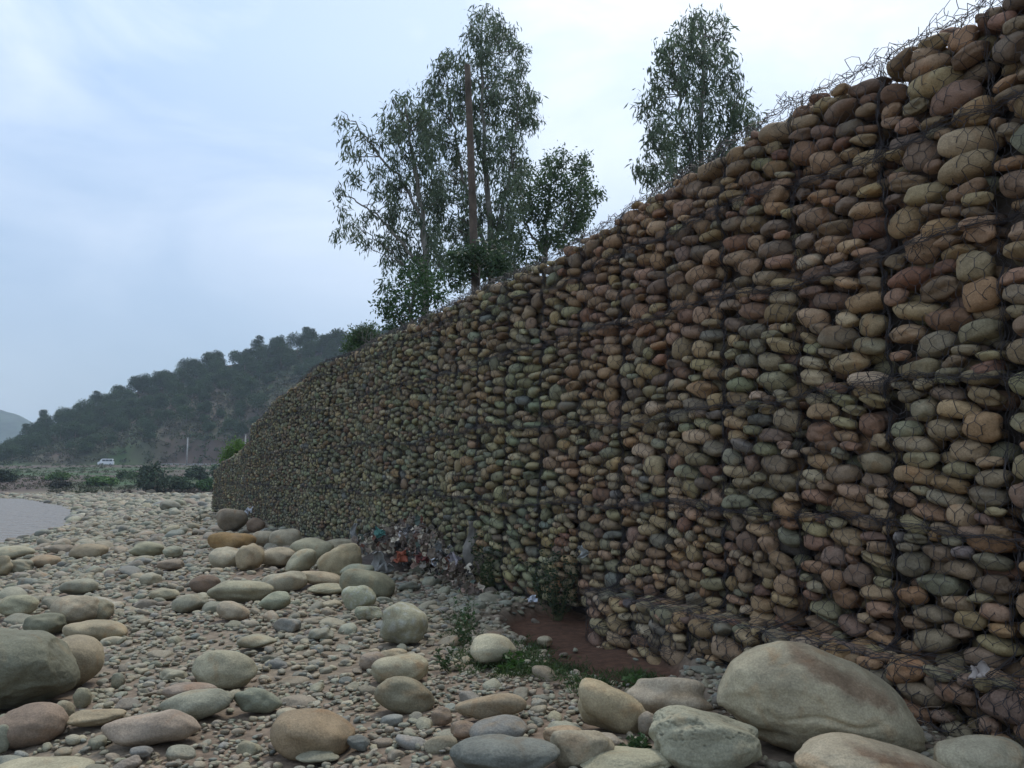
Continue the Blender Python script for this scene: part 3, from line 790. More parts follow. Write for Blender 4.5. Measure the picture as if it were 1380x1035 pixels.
# ------------------------------------------------------------------ boulders traced from the riverbed
T_, O_, GG, PB, RB, PU, PL_, BG, OR = [PAL[k] for k in range(9)]
lt = lambda c, f: np.asarray(c) * f
BO = [  # cx, cy, w, h, colour, label, skew, tilt, depth ratio
 (22, 905, 168, 112, lt(GG, .62), 'huge dark green rounded boulder cut off by the left edge', 0, 0, .9),
 (88, 892, 108, 78, lt(T_, .85), 'tan boulder leaning behind the huge dark green boulder', .2, .25, .8),
 (38, 977, 92, 56, lt(PB, .75), 'reddish brown egg shaped boulder under the huge dark green one', 0, 0, .8),
 (87, 961, 26, 32, lt(O_, .8), 'small upright brown stone between the reddish and the dark boulder', 0, .3, .8),
 (60, 842, 52, 34, lt(GG, .6), 'dark grey boulder end with pale boulder resting against it', 0, .1, .9),
 (102, 822, 66, 44, lt(PL_, .72), 'pale green boulder topping the dark grey boulder end', .1, .25, .9),
 (134, 822, 38, 28, lt(O_, .75), 'brown round stone beside the pale green boulder', 0, -.2, .9),
 (124, 849, 92, 30, lt(T_, .9), 'long low tan slab below the pale green boulder', .1, 0, .6),
 (25, 818, 58, 32, lt(O_, 1.2), 'pale olive slab at the left edge above the huge dark boulder', 0, 0, .7),
 (303, 902, 90, 53, lt(O_, 1.15), 'smooth grey green oval boulder alone in the middle of the pebbles', 0, -.05, .75),
 (207, 980, 124, 44, lt(PU, 1.5), 'long flat purplish slab lying low among pebbles', 0, .05, .6),
 (267, 950, 96, 40, lt(GG, 1.15), 'pale grey green slab overlapping the purplish slab', -.2, .1, .6),
 (345, 944, 68, 34, lt(GG, .85), 'dark grey slab right of the pale grey green slab', .2, -.15, .6),
 (258, 933, 76, 26, lt(PU, 1.3), 'low mottled slab behind the pale grey green slab', 0, 0, .6),
 (421, 990, 116, 68, lt(OR, .9), 'large ochre angular boulder near the bottom edge', 0, -.05, .8),
 (388, 965, 36, 24, lt(PL_, .8), 'small pale stone behind the large ochre boulder', 0, 0, .8),
 (279, 787, 43, 27, lt(RB, .85), 'dark reddish brown rounded boulder in mid riverbed', -.1, 0, .8),
 (324, 796, 74, 31, lt(O_, 1.15), 'wide grey green flat boulder beside the reddish brown one', 0, 0, .7),
 (260, 813, 54, 26, lt(GG, 1.0), 'grey green stone below the dark reddish brown boulder', 0, .1, .7),
 (311, 823, 50, 27, lt(PL_, .75), 'pale grey lumpy stone under the wide flat boulder', .1, -.2, .7),
 (372, 811, 44, 26, lt(GG, 1.15), 'smooth grey stone with a pale rim tilted up to the right', -.2, .25, .7),
 (383, 784, 56, 25, lt(PL_, .8), 'long lumpy pale stone lying under the pale boulder heap', 0, .12, .6),
 (338, 752, 35, 32, lt(T_, .95), 'tan upright rounded boulder at the head of the heap', 0, .3, .9),
 (305, 752, 44, 26, lt(O_, 1.25), 'pale squarish boulder left of the tan upright one', 0, 0, .8),
 (315, 730, 60, 24, lt(OR, 1.2), 'orange stained flat boulder behind the pale squarish one', 0, 0, .7),
 (355, 727, 32, 22, lt(PL_, .85), 'pale boulder touching the orange stained one', 0, 0, .8),
 (386, 726, 41, 25, lt(PL_, .9), 'pale smooth boulder at the foot of the far wall', 0, .1, .8),
 (315, 701, 44, 32, lt(PU, 1.1), 'brownish grey big boulder at the far foot of the wall', 0, 0, .9),
 (344, 709, 27, 23, lt(RB, 1.0), 'dark brown stone right of the far brownish grey boulder', 0, 0, .9),
 (375, 752, 46, 25, lt(PL_, .82), 'cream boulder in the middle of the pale boulder heap', 0, 0, .8),
 (405, 758, 42, 28, lt(PL_, .8), 'egg shaped pale boulder tilted in the heap', 0, .3, .8),
 (422, 741, 54, 29, lt(O_, 1.35), 'broad pale olive boulder at the back of the heap', 0, 0, .8),
 (455, 759, 56, 40, lt(T_, 1.05), 'large dimpled tan boulder at the right of the heap', -.1, .2, .8),
 (455, 735, 42, 19, lt(PL_, .85), 'low pale boulder close to the litter heap', 0, 0, .8),
 (494, 787, 66, 35, lt(O_, .85), 'olive brown boulder in front of the litter heap', 0, -.2, .8),
 (482, 773, 42, 24, lt(GG, 1.2), 'grey green boulder tucked behind the olive brown one', 0, .2, .8),
 (430, 780, 52, 17, lt(T_, 1.1), 'low tan stone beneath the large dimpled boulder', 0, -.1, .7),
 (440, 795, 50, 15, lt(O_, 1.2), 'flat olive stone below the low tan one', 0, 0, .7),
 (485, 804, 46, 38, lt(GG, 1.25), 'white speckled grey rock standing below the olive brown boulder', .1, .1, .7),
 (496, 826, 42, 21, lt(GG, 1.15), 'low grey stone at the foot of the speckled grey rock', 0, 0, .7),
 (544, 842, 64, 58, lt(O_, 1.1), 'round lichen speckled boulder standing alone', .05, -.1, .9),
 (668, 877, 66, 44, lt(PL_, 1.05), 'white smooth boulder beside weeds and red earth', 0, -.05, .8),
 (539, 902, 78, 40, lt(PL_, .85), 'pale pinkish slab behind the rust streaked rock', 0, .1, .7),
 (545, 935, 84, 50, lt(O_, .85), 'rust streaked grey rock leaning on the pale pinkish slab', .1, -.2, .7),
 (500, 891, 38, 24, lt(PU, 1.3), 'small purplish stone left of the pale pinkish slab', 0, 0, .8),
 (530, 882, 36, 15, lt(T_, 1.1), 'small tan stone on top of the pale pinkish slab', 0, 0, .8),
 (664, 954, 100, 40, lt(PB, 1.0), 'long pinkish slab with a darker right end', 0, .08, .6),
 (676, 987, 84, 44, lt(BG, 1.1), 'blue grey boulder in front of the long pinkish slab', 0, .1, .7),
 (682, 1020, 146, 66, lt(BG, .9), 'big dark grey boulder cut by the bottom edge', 0, .05, .7),
 (626, 985, 40, 26, lt(PB, .95), 'pinkish stone left of the blue grey boulder', 0, 0, .8),
 (596, 965, 29, 26, lt(PB, .75), 'small round reddish stone left of the long pinkish slab', 0, 0, .9),
 (822, 955, 104, 62, lt(T_, 1.1), 'long smooth tan boulder tilted down to the right', .15, -.42, .65),
 (758, 990, 52, 23, lt(OR, 1.15), 'low yellowish stone left of the pale cracked boulder', 0, 0, .7),
 (790, 1008, 92, 56, lt(PL_, .75), 'irregular pale grey boulder with a lumpy crest', .1, 0, .7),
 (838, 1026, 140, 42, lt(O_, 1.25), 'broad greenish boulder cut by the bottom edge', 0, 0, .7),
 (905, 937, 118, 58, lt(PL_, .95), 'pale boulder with rusty yellow stains', -.05, -.1, .8),
 (948, 996, 154, 86, lt(GG, 1.35), 'blue green boulder with cracks in its crest', .1, -.1, .75),
 (1107, 934, 268, 160, lt(PL_, .80), 'giant peaked boulder with a red brown streak against the wall', 0, 0, .72),
 (1175, 1024, 220, 70, lt(O_, 1.15), 'olive boulder in front of the giant peaked one', .1, 0, .6),
 (1325, 1020, 130, 62, lt(PL_, 1.0), 'pinkish white boulder in the bottom right corner', 0, 0, .7),
 (876, 976, 32, 33, lt(PU, 1.5), 'small pinkish grey stone wedged beside the long tan boulder', 0, 0, .9),
 (735, 864, 22, 15, lt(PL_, 1.0), 'small white stone on the grass right of the white boulder', 0, 0, .9),
 (60, 1032, 126, 28, lt(PL_, .8), 'pale flat stone along the bottom left edge', 0, 0, .6),
 (105, 790, 58, 22, lt(GG, 1.1), 'flat weathered grey green rock among cobbles', 0, 0, .8),
 (120, 743, 50, 23, lt(T_, .75), 'brown humped boulder near the river edge', 0, 0, .8),
 (197, 741, 48, 23, lt(O_, .95), 'olive humped boulder in the far riverbed', .1, 0, .8),
 (232, 744, 28, 17, lt(GG, 1.2), 'small pale stone right of the olive humped boulder', 0, 0, .8),
 (82, 740, 36, 13, lt(PU, 1.1), 'low purplish stone left of the brown humped boulder', 0, 0, .8),
 (20, 745, 58, 19, lt(O_, 1.2), 'flat pale boulder at the water side', 0, 0, .8),
 (60, 757, 46, 19, lt(OR, 1.0), 'ochre flat stone left of the brown humped boulder', 0, 0, .8),
 (3, 764, 24, 30, lt(T_, .8), 'upright brown stone at the left edge near the river', 0, 0, .8),
 (29, 763, 36, 19, lt(GG, 1.1), 'grey rounded stone below the flat pale boulder', 0, 0, .8),
 (233, 761, 38, 15, lt(PU, 1.2), 'low lilac grey stone in the far riverbed', 0, 0, .8),
 (222, 800, 42, 17, lt(PL_, .8), 'flat pale stone left of the reddish brown boulder', 0, 0, .8),
 (345, 865, 54, 21, lt(O_, 1.0), 'flat olive slab among pebbles above the oval boulder', 0, 0, .8),
 (112, 940, 26, 28, lt(O_, .9), 'small olive stone at the foot of the tan leaning boulder', 0, .2, .8),
 (159, 917, 19, 23, lt(GG, .95), 'small upright grey stone right of the tan leaning boulder', 0, .1, .8),
 (484, 1001, 32, 20, lt(BG, .75), 'small dark slate stone right of the large ochre boulder', 0, -.3, .8),
 (3, 997, 22, 38, lt(GG, .9), 'grey stone at the left edge beside the reddish brown egg', 0, 0, .8),
 (130, 966, 74, 24, lt(T_, .95), 'low tan slab right of the reddish brown egg boulder', 0, 0, .7),
 (189, 1014, 32, 16, lt(BG, 1.2), 'small blue grey cobble under the long purplish slab', 0, 0, .7),
 (430, 1020, 60, 20, lt(GG, 1.1), 'rounded grey cobble at the foot of the ochre boulder', 0, 0, .7),
]
occ = []     # footprints (x, y, radius)
for bi, (cx, cy, w_, h_, cl, lab, skew, tilt, dr) in enumerate(BO):
    if 290 < cx < 520 and 715 < cy < 800: w_ *= 1.15; h_ *= 1.15
    d = ray(cx, cy); t = 2.5
    while t < 120:
        P = CAM + d * t; sc_ = P[1] / F_PX
        a = w_ * sc_ / 2; b = a * dr; thv = math.atan2(CAM[2] - P[2], P[1])
        hh_ = h_ * sc_ / 2
        c = math.sqrt(max(hh_ ** 2 - (b * math.sin(thv)) ** 2, (0.62 * hh_) ** 2)) / math.cos(thv)
        if P[2] - c * 0.80 <= G(P[0], P[1]) + 0.02: break
        t += 0.01 * t
    rgb_ = np.random.default_rng(800 + bi)
    lod = 6 if w_ > 130 else 4
    V_ = shape_stone(ICO[lod][0], rgb_, .45 if 'giant' in lab else .85, cuts=(0 if 'giant' in lab else 4), fine=0.035 if lod == 6 else 0.02, pn=2.02 if 'giant' in lab else 2.2)
    zz = V_[:, 2] * (1 - skew * (V_[:, 0] + 0.15)); V_[:, 2] = np.where(V_[:, 2] > 0, zz, V_[:, 2])
    cl = np.asarray(cl) * .62 + .38 * np.array([.235, .225, .165]) * (np.asarray(cl).mean() / .19) ** .7
    if lab.startswith('orange'): cl = np.array([.27, .165, .07])
    if 'giant' in lab: cl = np.array([.335, .285, .19])
    col = np.repeat(cl[None] * 1.22, len(V_), 0) * rgb_.uniform(.97, 1.03, 3)
    if 'giant' in lab:
        xq = np.clip(V_[:, 0], -.999, .999); Rr = np.sqrt(1 - xq ** 2) + .02
        tp_ = np.interp(xq, [-1, -.97, -.85, -.7, -.55, -.37, -.1, .33, .63, .89, 1], [-.1, .12, .52, .76, .92, 1.0, .93, .60, .22, -.28, -.72])
        bt_ = np.interp(xq, [-1, -.9, -.7, -.3, .5, .95, 1], [-.2, -.5, -.85, -1, -1, -.9, -.78])
        hf = (tp_ - bt_) / 2; V_[:, 1] *= np.clip(.55 + .45 * hf / Rr, .5, 1.1); V_[:, 2] = (tp_ + bt_) / 2 + hf * np.clip(V_[:, 2] / Rr, -1.05, 1.05)
        V_[:, 2] += np.where(V_[:, 2] > 0, 0.03 * np.exp(-((V_[:, 0] + 0.35) / 0.35) ** 2), 0)
        # groove below the crest and a rusty streak running down to the right
        gl = V_[:, 2] + 0.18 + 0.10 * V_[:, 0] + 0.05 * np.sin(V_[:, 0] * 9)
        V_[:, 1] += np.where(V_[:, 1] < 0, 0.045 * np.exp(-(gl / 0.035) ** 2) * np.exp(-((V_[:, 0] + 0.1) / .55) ** 2), 0)
        nz_ = np.array([mnoise.fractal(Vector(v * 4), 0.9, 2.1, 5) for v in V_])
        st = np.exp(-((V_[:, 2] - 0.50 + 0.85 * (V_[:, 0] - 0.0)) / 0.15 + nz_ * 1.2) ** 2) * sstep(-0.45, -0.25, V_[:, 0]) * (1 - sstep(.45, .65, V_[:, 0])) * (V_[:, 1] < .3)
        st = np.clip(st * (1.0 + nz_), 0, 1)[:, None]
        col = col * (1 - st * .7) + np.array([.17, .095, .055]) * st * .7
    elif 'crack' in lab or 'lumpy crest' in lab:
        nz_ = np.array([mnoise.fractal(Vector(v * 2.1 + np.array([3, 1, 7])), 0.9, 2.1, 4) for v in V_])
        cr = np.exp(-(nz_ / 0.035) ** 2) * (V_[:, 2] > .1); V_ = V_ * (1 - 0.05 * cr[:, None]); col = col * (1 - 0.35 * cr[:, None])
    elif 'rust' in lab or 'stain' in lab or 'pinkish' in lab:
        nz_ = np.array([mnoise.fractal(Vector(v * 1.7 + np.array([bi, 1, 7])), 0.9, 2.1, 4) for v in V_])
        st = np.clip(nz_ * 1.6, 0, 1)[:, None] * .55
        col = col * (1 - st) + np.array([.25, .175, .095]) * st
    elif 'speck' in lab:
        nz_ = np.array([mnoise.noise(Vector(v * 9)) for v in V_]); st = (nz_ > .22)[:, None] * .6
        col = col * (1 - st) + np.array([.42, .42, .36]) * st
    Rm = rotm(np.array([0.0]), np.array([-tilt]), np.array([rgb_.normal(0, .08)]))[0]
    V_ = (V_ * np.array([a, b, c])) @ Rm.T
    c0 = np.array([P[0], P[1] , G(P[0], P[1])])
    o = link('boulder' if w_ > 40 else 'stone', np_mesh('boulder', V_ + np.array([0, 0, P[2] - c0[2]]), ICO[lod][1], col), M_BOULD, None, tuple(c0))
    tag(o, lab, 'boulder' if w_ > 40 else 'stone', 'traced' if False else None)
    occ.append((P[0], P[1], a * 0.92, b * 0.92, c, P[2], lab))

# ------------------------------------------------------------------ loose stones of the riverbed
OC = np.array([[o[0], o[1], o[2], o[3]] for o in occ])
rg = np.random.default_rng(901)
def visible_area(x, y):
    p_, s_ = to_ps(x, y)
    okw = (p_ > 0.03) | (s_ > S_END + 0.3)
    okw &= ~((p_ < 0.45) & (s_ < 7.8))
    ps_ = np.interp(s_, SH[:, 0], SH[:, 1])
    return okw & (p_ < ps_ + 0.8) & (y < 98.5)
sets = []
for (r0, r1, amin, amax, dens, pw, lod) in ((2.6, 7, .018, .14, 400, 2.2, 2), (7, 12, .028, .17, 190, 2.25, 2), (12, 22, .045, .23, 85, 2.3, 2), (22, 45, .075, .32, 28, 2.6, 2), (45, 122, .14, .62, 8, 2.4, 2)):
    ang0, ang1 = R(-37), R(34)
    n = int(0.5 * (r1 ** 2 - r0 ** 2) * (ang1 - ang0) * dens)
    r = np.sqrt(rg.uniform(r0 ** 2, r1 ** 2, n)); an = rg.uniform(ang0, ang1, n)
    x = r * np.sin(an); y = r * np.cos(an)
    k = visible_area(x, y); x, y, r = x[k], y[k], r[k]; n = len(x)
    a = amin * (1 - rg.random(n) * (1 - (amin / amax) ** pw)) ** (-1 / pw)
    em = earth_mask(x, y)
    k = rg.random(n) > em * 0.985
    k &= ~((a > amin * 2.0) & (snoise(x * .3, y * .3, 123) < 0.0) & (rg.random(n) < .8))
    # patches of bare silt
    bare = np.clip(snoise(x * 0.7, y * 0.7, 55) - 0.35, 0, 1) * 1.6
    k &= rg.random(n) > bare
    dd = ((x[:, None] - OC[None, :, 0]) / (OC[None, :, 2] + a[:, None] * .5)) ** 2 + ((y[:, None] - OC[None, :, 1]) / (OC[None, :, 3] + a[:, None] * .5)) ** 2
    k &= (dd > 1).all(1)
    x, y, a = x[k], y[k], a[k]
    sets.append(np.stack([x, y, a], -1))
Sx = np.vstack(sets)
# larger ones must not overlap each other
order = np.argsort(-Sx[:, 2]); Sx = Sx[order]
big_n = int((Sx[:, 2] / np.hypot(Sx[:, 0], Sx[:, 1]) > 0.0075).sum())
rel = Sx[:, 2] / np.hypot(Sx[:, 0], Sx[:, 1])
keep = np.ones(len(Sx), bool)
bigi = np.where(rel > 0.0055)[0]; kept = np.zeros((0, 3))
for k in bigi:
    if len(kept):
        dd = np.hypot(kept[:, 0] - Sx[k, 0], kept[:, 1] - Sx[k, 1])
        if (dd < (kept[:, 2] + Sx[k, 2]) * 0.85).any(): keep[k] = False; continue
    kept = np.vstack([kept, Sx[k]])
Sx = Sx[keep]; n = len(Sx)
x, y, a = Sx.T
b = a * rg.uniform(.6, .95, n); c = a * rg.uniform(.32, .62, n)
z = G(x, y) + c * rg.uniform(-0.15, 0.65, n) + rg.uniform(0, .018, n) * (a < .06)
p_, s_ = to_ps(x, y)
# colours of the bed: mixed grey, olive and pink, pinker near the centre
pink = np.clip(0.2 + 0.7 * snoise(x * 0.35, y * 0.35, 66), 0, 1)
W = np.array([2.6, 3.0, 2.6, 1.0, .25, 1.0, 2.0, 1.2, .4])[None] + pink[:, None] * np.array([.5, -1.2, -1.4, 2.6, .5, 1.6, 0, -.4, .6])[None]
W = np.clip(W, .05, None); W /= W.sum(1)[:, None]
ci = (W.cumsum(1) < rg.random((n, 1))).sum(1).clip(0, 8)
col = PAL[ci] * .4 + .6 * np.array([.195, .192, .150]); col = col * rg.uniform(.78, 1.25, (n, 1)) * rg.uniform(.97, 1.03, (n, 3)) * 1.15
rot = rotm(rg.normal(0, .22, n), rg.normal(0, .22, n), rg.uniform(0, 6.28, n))
pr = rg.integers(0, 18, n); sc3 = np.stack([a, b, c], -1); cen3 = np.stack([x, y, z], -1)
rel = a * np.sqrt(c * 2 / a) / np.hypot(x, y)
pxx = CX + F_PX * x / y; pyy = HOR + F_PX * (1.5 - z) / y
vis = (pxx > 5) & (pxx < 1375) & (pyy < 1028)
NI = 215
ind = np.argsort(-(rel * vis))[:NI]
isI = np.zeros(n, bool); isI[ind] = True
cnt = {}
LM = [(o[0], o[1], o[6]) for o in occ]
lab_count = {}
for k in ind:
    v_, f_, c_ = stones_mesh('x', 4 if rel[k] > .006 else 3, pr[k:k + 1], cen3[k:k + 1], rot[k:k + 1], sc3[k:k + 1], col[k:k + 1], (x[k], y[k], G(x[k], y[k])))
    o = link('stone', np_mesh('stone', v_, f_, c_), M_STONE, None, (x[k], y[k], float(G(x[k], y[k]))))
    # where: nearest landmark boulder in the picture
    best = min(LM, key=lambda q: (CX + F_PX * q[0] / q[1] - pxx[k]) ** 2 + ((HOR + F_PX * 1.5 / q[1]) - pyy[k]) ** 2)
    short = ' '.join(best[2].split()[:5])
    for bad in (' by', ' in', ' with', ' of', ' the', ' at', ' a', ' beside', ' behind', ' and', ' under', ' lying', ' right', ' left', ' cut', ' to', ' on', ' among', ' standing', ' touching', ' alone', ' leaning', ' tilted', ' beneath', ' below'):
        while short.endswith(bad): short = short[:-len(bad)]
    lx = CX + F_PX * best[0] / best[1]
    side = 'left of' if pxx[k] < lx - 25 else 'right of' if pxx[k] > lx + 25 else ('just beyond' if y[k] > best[1] else 'just before')
    size = 'large' if a[k] > .16 else 'medium' if a[k] > .08 else 'small'
    lb = '%s %s stone %s the %s' % (size, PALN[ci[k]], side, short)
    tag(o, ' '.join(lb.split()[:16]), 'stone', 'loose river stones on the bed')
    lab_count.setdefault(lb, []).append(o)
r_all = np.hypot(x, y)
mask = ~isI
fine = mask & (r_all < 12) & (a > .035)
VV, FF, CC, bs = [], [], [], 0
for sel, lod in ((fine, 3), (mask & ~fine, 2)):
    idx = np.where(sel)[0]
    v_, f_, c_ = stones_mesh('x', lod, pr[idx], cen3[idx], rot[idx], sc3[idx], col[idx])
    VV.append(v_); FF.append(f_ + bs); CC.append(c_); bs += len(v_)
o = link('pebbles', np_mesh('pebbles', np.vstack(VV), np.vstack(FF), np.vstack(CC)), M_STONE)
tag(o, 'countless small rounded pebbles covering the riverbed', 'pebbles', kind='stuff')
print('stones', n, 'baskets', nb, 'wall stones', ns)

# ------------------------------------------------------------------ foliage
def leaf_quads(cen_, length, width, dirs, rg, bend=0.25):
    """narrow leaves: two quads each along dirs"""
    n = len(cen_)
    up = rg.normal(size=(n, 3)); side = np.cross(dirs, up); side /= np.linalg.norm(side, axis=1)[:, None] + 1e-9
    nrm = np.cross(side, dirs)
    L_ = length[:, None]; W_ = width[:, None] / 2
    mid = cen_ + dirs * L_ * 0.5 + nrm * L_ * bend * 0.3; tip = cen_ + dirs * L_ + nrm * L_ * bend * -0.1
    V = np.stack([cen_, mid + side * W_, tip, mid - side * W_], 1).reshape(-1, 3)
    base = np.arange(n)[:, None] * 4
    Fc = np.concatenate([base + np.array([0, 1, 3]), base + np.array([1, 2, 3])])
    return V, Fc
def unit(v): return v / (np.linalg.norm(v, axis=1)[:, None] + 1e-9)

def curve_pts(a, b, n, bow, rg):
    t = np.linspace(0, 1, n)[:, None]; a = np.asarray(a, float); b = np.asarray(b, float)
    side = rg.normal(size=3) * bow; P = a + (b - a) * t + side * np.sin(t * math.pi) + rg.normal(0, bow * .12, (n, 3)) * np.sin(t * math.pi)
    return P

def eucalyptus(name, base, trunks, clumps, label, seed, leafcol, leaf=(.21, .042), per=1.0, bark=M_PALEBARK, cat='tree', group=None, droop=1.1):
    """trunks: list of polylines (points, r0, r1); clumps: (centre, rx, ry, rz, n_sprays)"""
    rg = np.random.default_rng(seed); base = np.asarray(base, float)
    root = empty(name, tuple(base)); tag(root, label, cat, group)
    tb = MB(); nodes = []; per = per * 2.3
    for pts, r0, r1 in trunks:
        pts = np.asarray(pts, float); k = 26
        t = np.linspace(0, 1, len(pts)); tt = np.linspace(0, 1, k)
        P = np.stack([np.interp(tt, t, pts[:, i]) for i in range(3)], -1)
        for _ in range(3): P[1:-1] = (P[:-2] + P[1:-1] * 2 + P[2:]) / 4
        P[1:-1] += rg.normal(0, .03, (k - 2, 3))
        rad = np.linspace(r0, r1, k)
        tb.tube(P - base, rad, 8, cap=False); nodes += [(P[i], rad[i]) for i in range(4, k)]
    NP = np.array([q[0] for q in nodes]); NR = np.array([q[1] for q in nodes])
    bb = MB(); LV, LF, LC, bs = [], [], [], 0
    for (c, rx, ry, rz, ns_) in clumps:
        c = np.asarray(c, float)
        dd = np.linalg.norm(NP - c, axis=1) + 1.2 * np.maximum(NP[:, 2] - c[2] + .3, 0)
        k = dd.argmin(); P = curve_pts(NP[k], c, 9, .07 * dd[k], rg)
        bb.tube(P - base, np.linspace(min(NR[k] * .6, .008 + .009 * dd[k]), .004, 9), 5, cap=False)
        ns_ = int(ns_ * per)
        u = unit(rg.normal(size=(ns_, 3))) * (rg.random((ns_, 1)) ** (1 / 2.2)) * np.array([rx, ry, rz])
        sp = c + u
        for q in sp[:3]:
            s0 = P[rg.integers(4, 9)]; Q = curve_pts(s0, q, 5, .05, rg); bb.tube(Q - base, np.linspace(.005, .002, 5), 3, cap=False)
        m_ = 13
        C_ = np.repeat(sp, m_, 0) + rg.normal(0, 1, (ns_ * m_, 3)) * np.array([.085, .085, .12])
        dr_ = unit(rg.normal(size=(ns_ * m_, 3)) * .55 + np.array([0, 0, -droop]) + np.repeat(rg.normal(0, .3, (ns_, 3)), m_, 0))
        ln = rg.uniform(.65, 1.25, ns_ * m_) * leaf[0]
        v_, f_ = leaf_quads(C_, ln, ln * leaf[1] / leaf[0], dr_, rg)
        lc = np.repeat(np.repeat(rg.uniform(.7, 1.3, (ns_, 1)), m_, 0) * rg.uniform(.8, 1.2, (ns_ * m_, 1)), 4, 0) * np.asarray(leafcol)
        LV.append(v_ - base); LF.append(f_ + bs); LC.append(lc); bs += len(v_)
    link('trunk', tb.mesh('trunk'), bark, root)
    br = link('branches', bb.mesh('branches'), M_BARK, root)
    link('crown', np_mesh('crown', np.vstack(LV), np.vstack(LF), np.vstack(LC)), M_LEAF, root)
    return root

def px_clumps(lst, Y, rg, depth=1.0, dens=1.0, split=True):
    """(px, py, rx_px, ry_px) -> clumps at distance Y, spread in depth"""
    o = []
    for (cx, cy, rx, ry) in lst:
        y_ = Y + rg.uniform(-1, 1) * depth; sc_ = y_ / F_PX
        c = at(cx, cy, y_); a = rx * sc_; b = ry * sc_
        o.append((c, a, min(a * 1.2, .9 + depth * .3), b, dens * 13 * max(a * b, .05) / 0.25))
    return o
rg = np.random.default_rng(31)
zt = lambda px, Y: float(top(np.array(5.0))) - .3
YA = 25.0
EC = np.array([.12, .16, .095])
# main tall eucalyptus with many small clumps inside the traced outline
def scatter_clumps(poly, n, rmin, rmax, rg):
    poly = np.array(poly, float); lo, hi = poly.min(0), poly.max(0); o = []
    def inside(pt):
        c = False; j = len(poly) - 1
        for i in range(len(poly)):
            xi, yi = poly[i]; xj, yj = poly[j]
            if (yi > pt[1]) != (yj > pt[1]) and pt[0] < (xj - xi) * (pt[1] - yi) / (yj - yi) + xi: c = not c
            j = i
        return c
    g = 0
    while len(o) < n and g < 9000:
        g += 1; pt = rg.uniform(lo, hi)
        if not inside(pt): continue
        if any((pt[0] - q[0]) ** 2 + (pt[1] - q[1]) ** 2 < (q[2] * .95) ** 2 for q in o): continue
        r = rg.uniform(rmin, rmax); o.append((pt[0], pt[1], r, r * rg.uniform(1.0, 1.5)))
    return o
tall = scatter_clumps([(640, 14), (665, 20), (692, 45), (714, 62), (706, 100), (728, 140), (716, 178), (702, 205), (712, 232), (700, 262), (706, 300), (690, 350), (650, 372), (600, 372), (575, 330), (582, 270), (570, 210), (556, 160), (580, 100), (590, 75), (618, 62), (622, 30)], 150, 7, 15, rg)
b_ = at(662, 400, YA); b_[2] = 3.8
def tp(px, py, Y=YA): return at(px, py, Y)
eucalyptus('eucalyptus_tree', b_, [([b_, tp(662, 330), tp(655, 230), tp(650, 140), tp(648, 40)], .13, .02),
                                   ([tp(661, 360), tp(676, 290), tp(690, 220), tp(700, 120)], .07, .015),
                                   ([tp(660, 350), tp(635, 280), tp(612, 190), tp(600, 95)], .07, .015)],
           px_clumps(tall, YA, rg, 1.3, 1.05), 'tallest eucalyptus, grey green and airy, right behind the brown pole', 41, EC)
YB = 23.0
leftp = scatter_clumps([(505, 200), (520, 160), (536, 118), (560, 120), (580, 150), (592, 240), (600, 330), (592, 372), (560, 372), (530, 350), (512, 300), (508, 240)], 62, 8, 14, rg)
arms = [(458, 160, 6, 10), (464, 185, 6, 12), (470, 205, 7, 8), (488, 178, 7, 10), (500, 190, 8, 12), (485, 205, 6, 8), (472, 235, 5, 8), (482, 240, 4, 7), (458, 258, 8, 9), (462, 282, 7, 8),
        (468, 300, 10, 9), (487, 300, 9, 8), (457, 312, 6, 7), (488, 328, 10, 9), (478, 318, 8, 8), (505, 258, 10, 12), (498, 285, 7, 8), (512, 320, 10, 12), (520, 350, 9, 12), (536, 180, 8, 14), (518, 385, 6, 7), (505, 232, 6, 8)]
b2 = at(575, 410, YB); b2[2] = 3.8
eucalyptus('eucalyptus_tree', b2, [([b2, tp(575, 350, YB), tp(565, 260, YB), tp(552, 190, YB), tp(545, 130, YB)], .11, .015),
                                   ([tp(575, 370, YB), tp(545, 330, YB), tp(510, 290, YB), tp(470, 265, YB), tp(458, 255, YB)], .045, .008),
                                   ([tp(572, 300, YB), tp(540, 240, YB), tp(505, 205, YB), tp(482, 168, YB), tp(460, 150, YB)], .045, .008),
                                   ([tp(575, 385, YB), tp(540, 350, YB), tp(515, 330, YB), tp(475, 300, YB)], .04, .008)],
           px_clumps(leftp, YB, rg, .9, .95) + px_clumps(arms, YB, rg, .5, 1.0), 'ragged eucalyptus reaching long drooping branches out to the left', 42, EC * .95)
YC = 27.0
rightp = scatter_clumps([(700, 235), (730, 210), (755, 208), (775, 222), (795, 212), (802, 240), (798, 285), (770, 320), (730, 345), (690, 370), (668, 350), (690, 290)], 46, 9, 16, rg)
b3 = at(735, 370, YC); b3[2] = 3.8
eucalyptus('broadleaf_tree', b3, [([b3, tp(735, 300, YC), tp(745, 225, YC)], .10, .02), ([tp(735, 340, YC), tp(775, 285, YC), tp(790, 225, YC)], .05, .015), ([tp(735, 345, YC), tp(705, 300, YC), tp(700, 245, YC)], .05, .015)],
           px_clumps(rightp, YC, rg, 1.2, 1.25), 'rounded greener tree at the right foot of the tall eucalyptus', 43, (.08, .125, .055), leaf=(.15, .055), droop=.5)
YD = 21.0
tree4 = scatter_clumps([(940, 12), (962, 18), (985, 45), (1000, 85), (1003, 130), (1020, 150), (1010, 180), (990, 205), (950, 225), (905, 245), (875, 250), (858, 225), (872, 180), (866, 130), (885, 90), (890, 45), (915, 45), (925, 20)], 105, 8, 14, rg)
b4 = at(945, 290, YD); b4[2] = 4.0
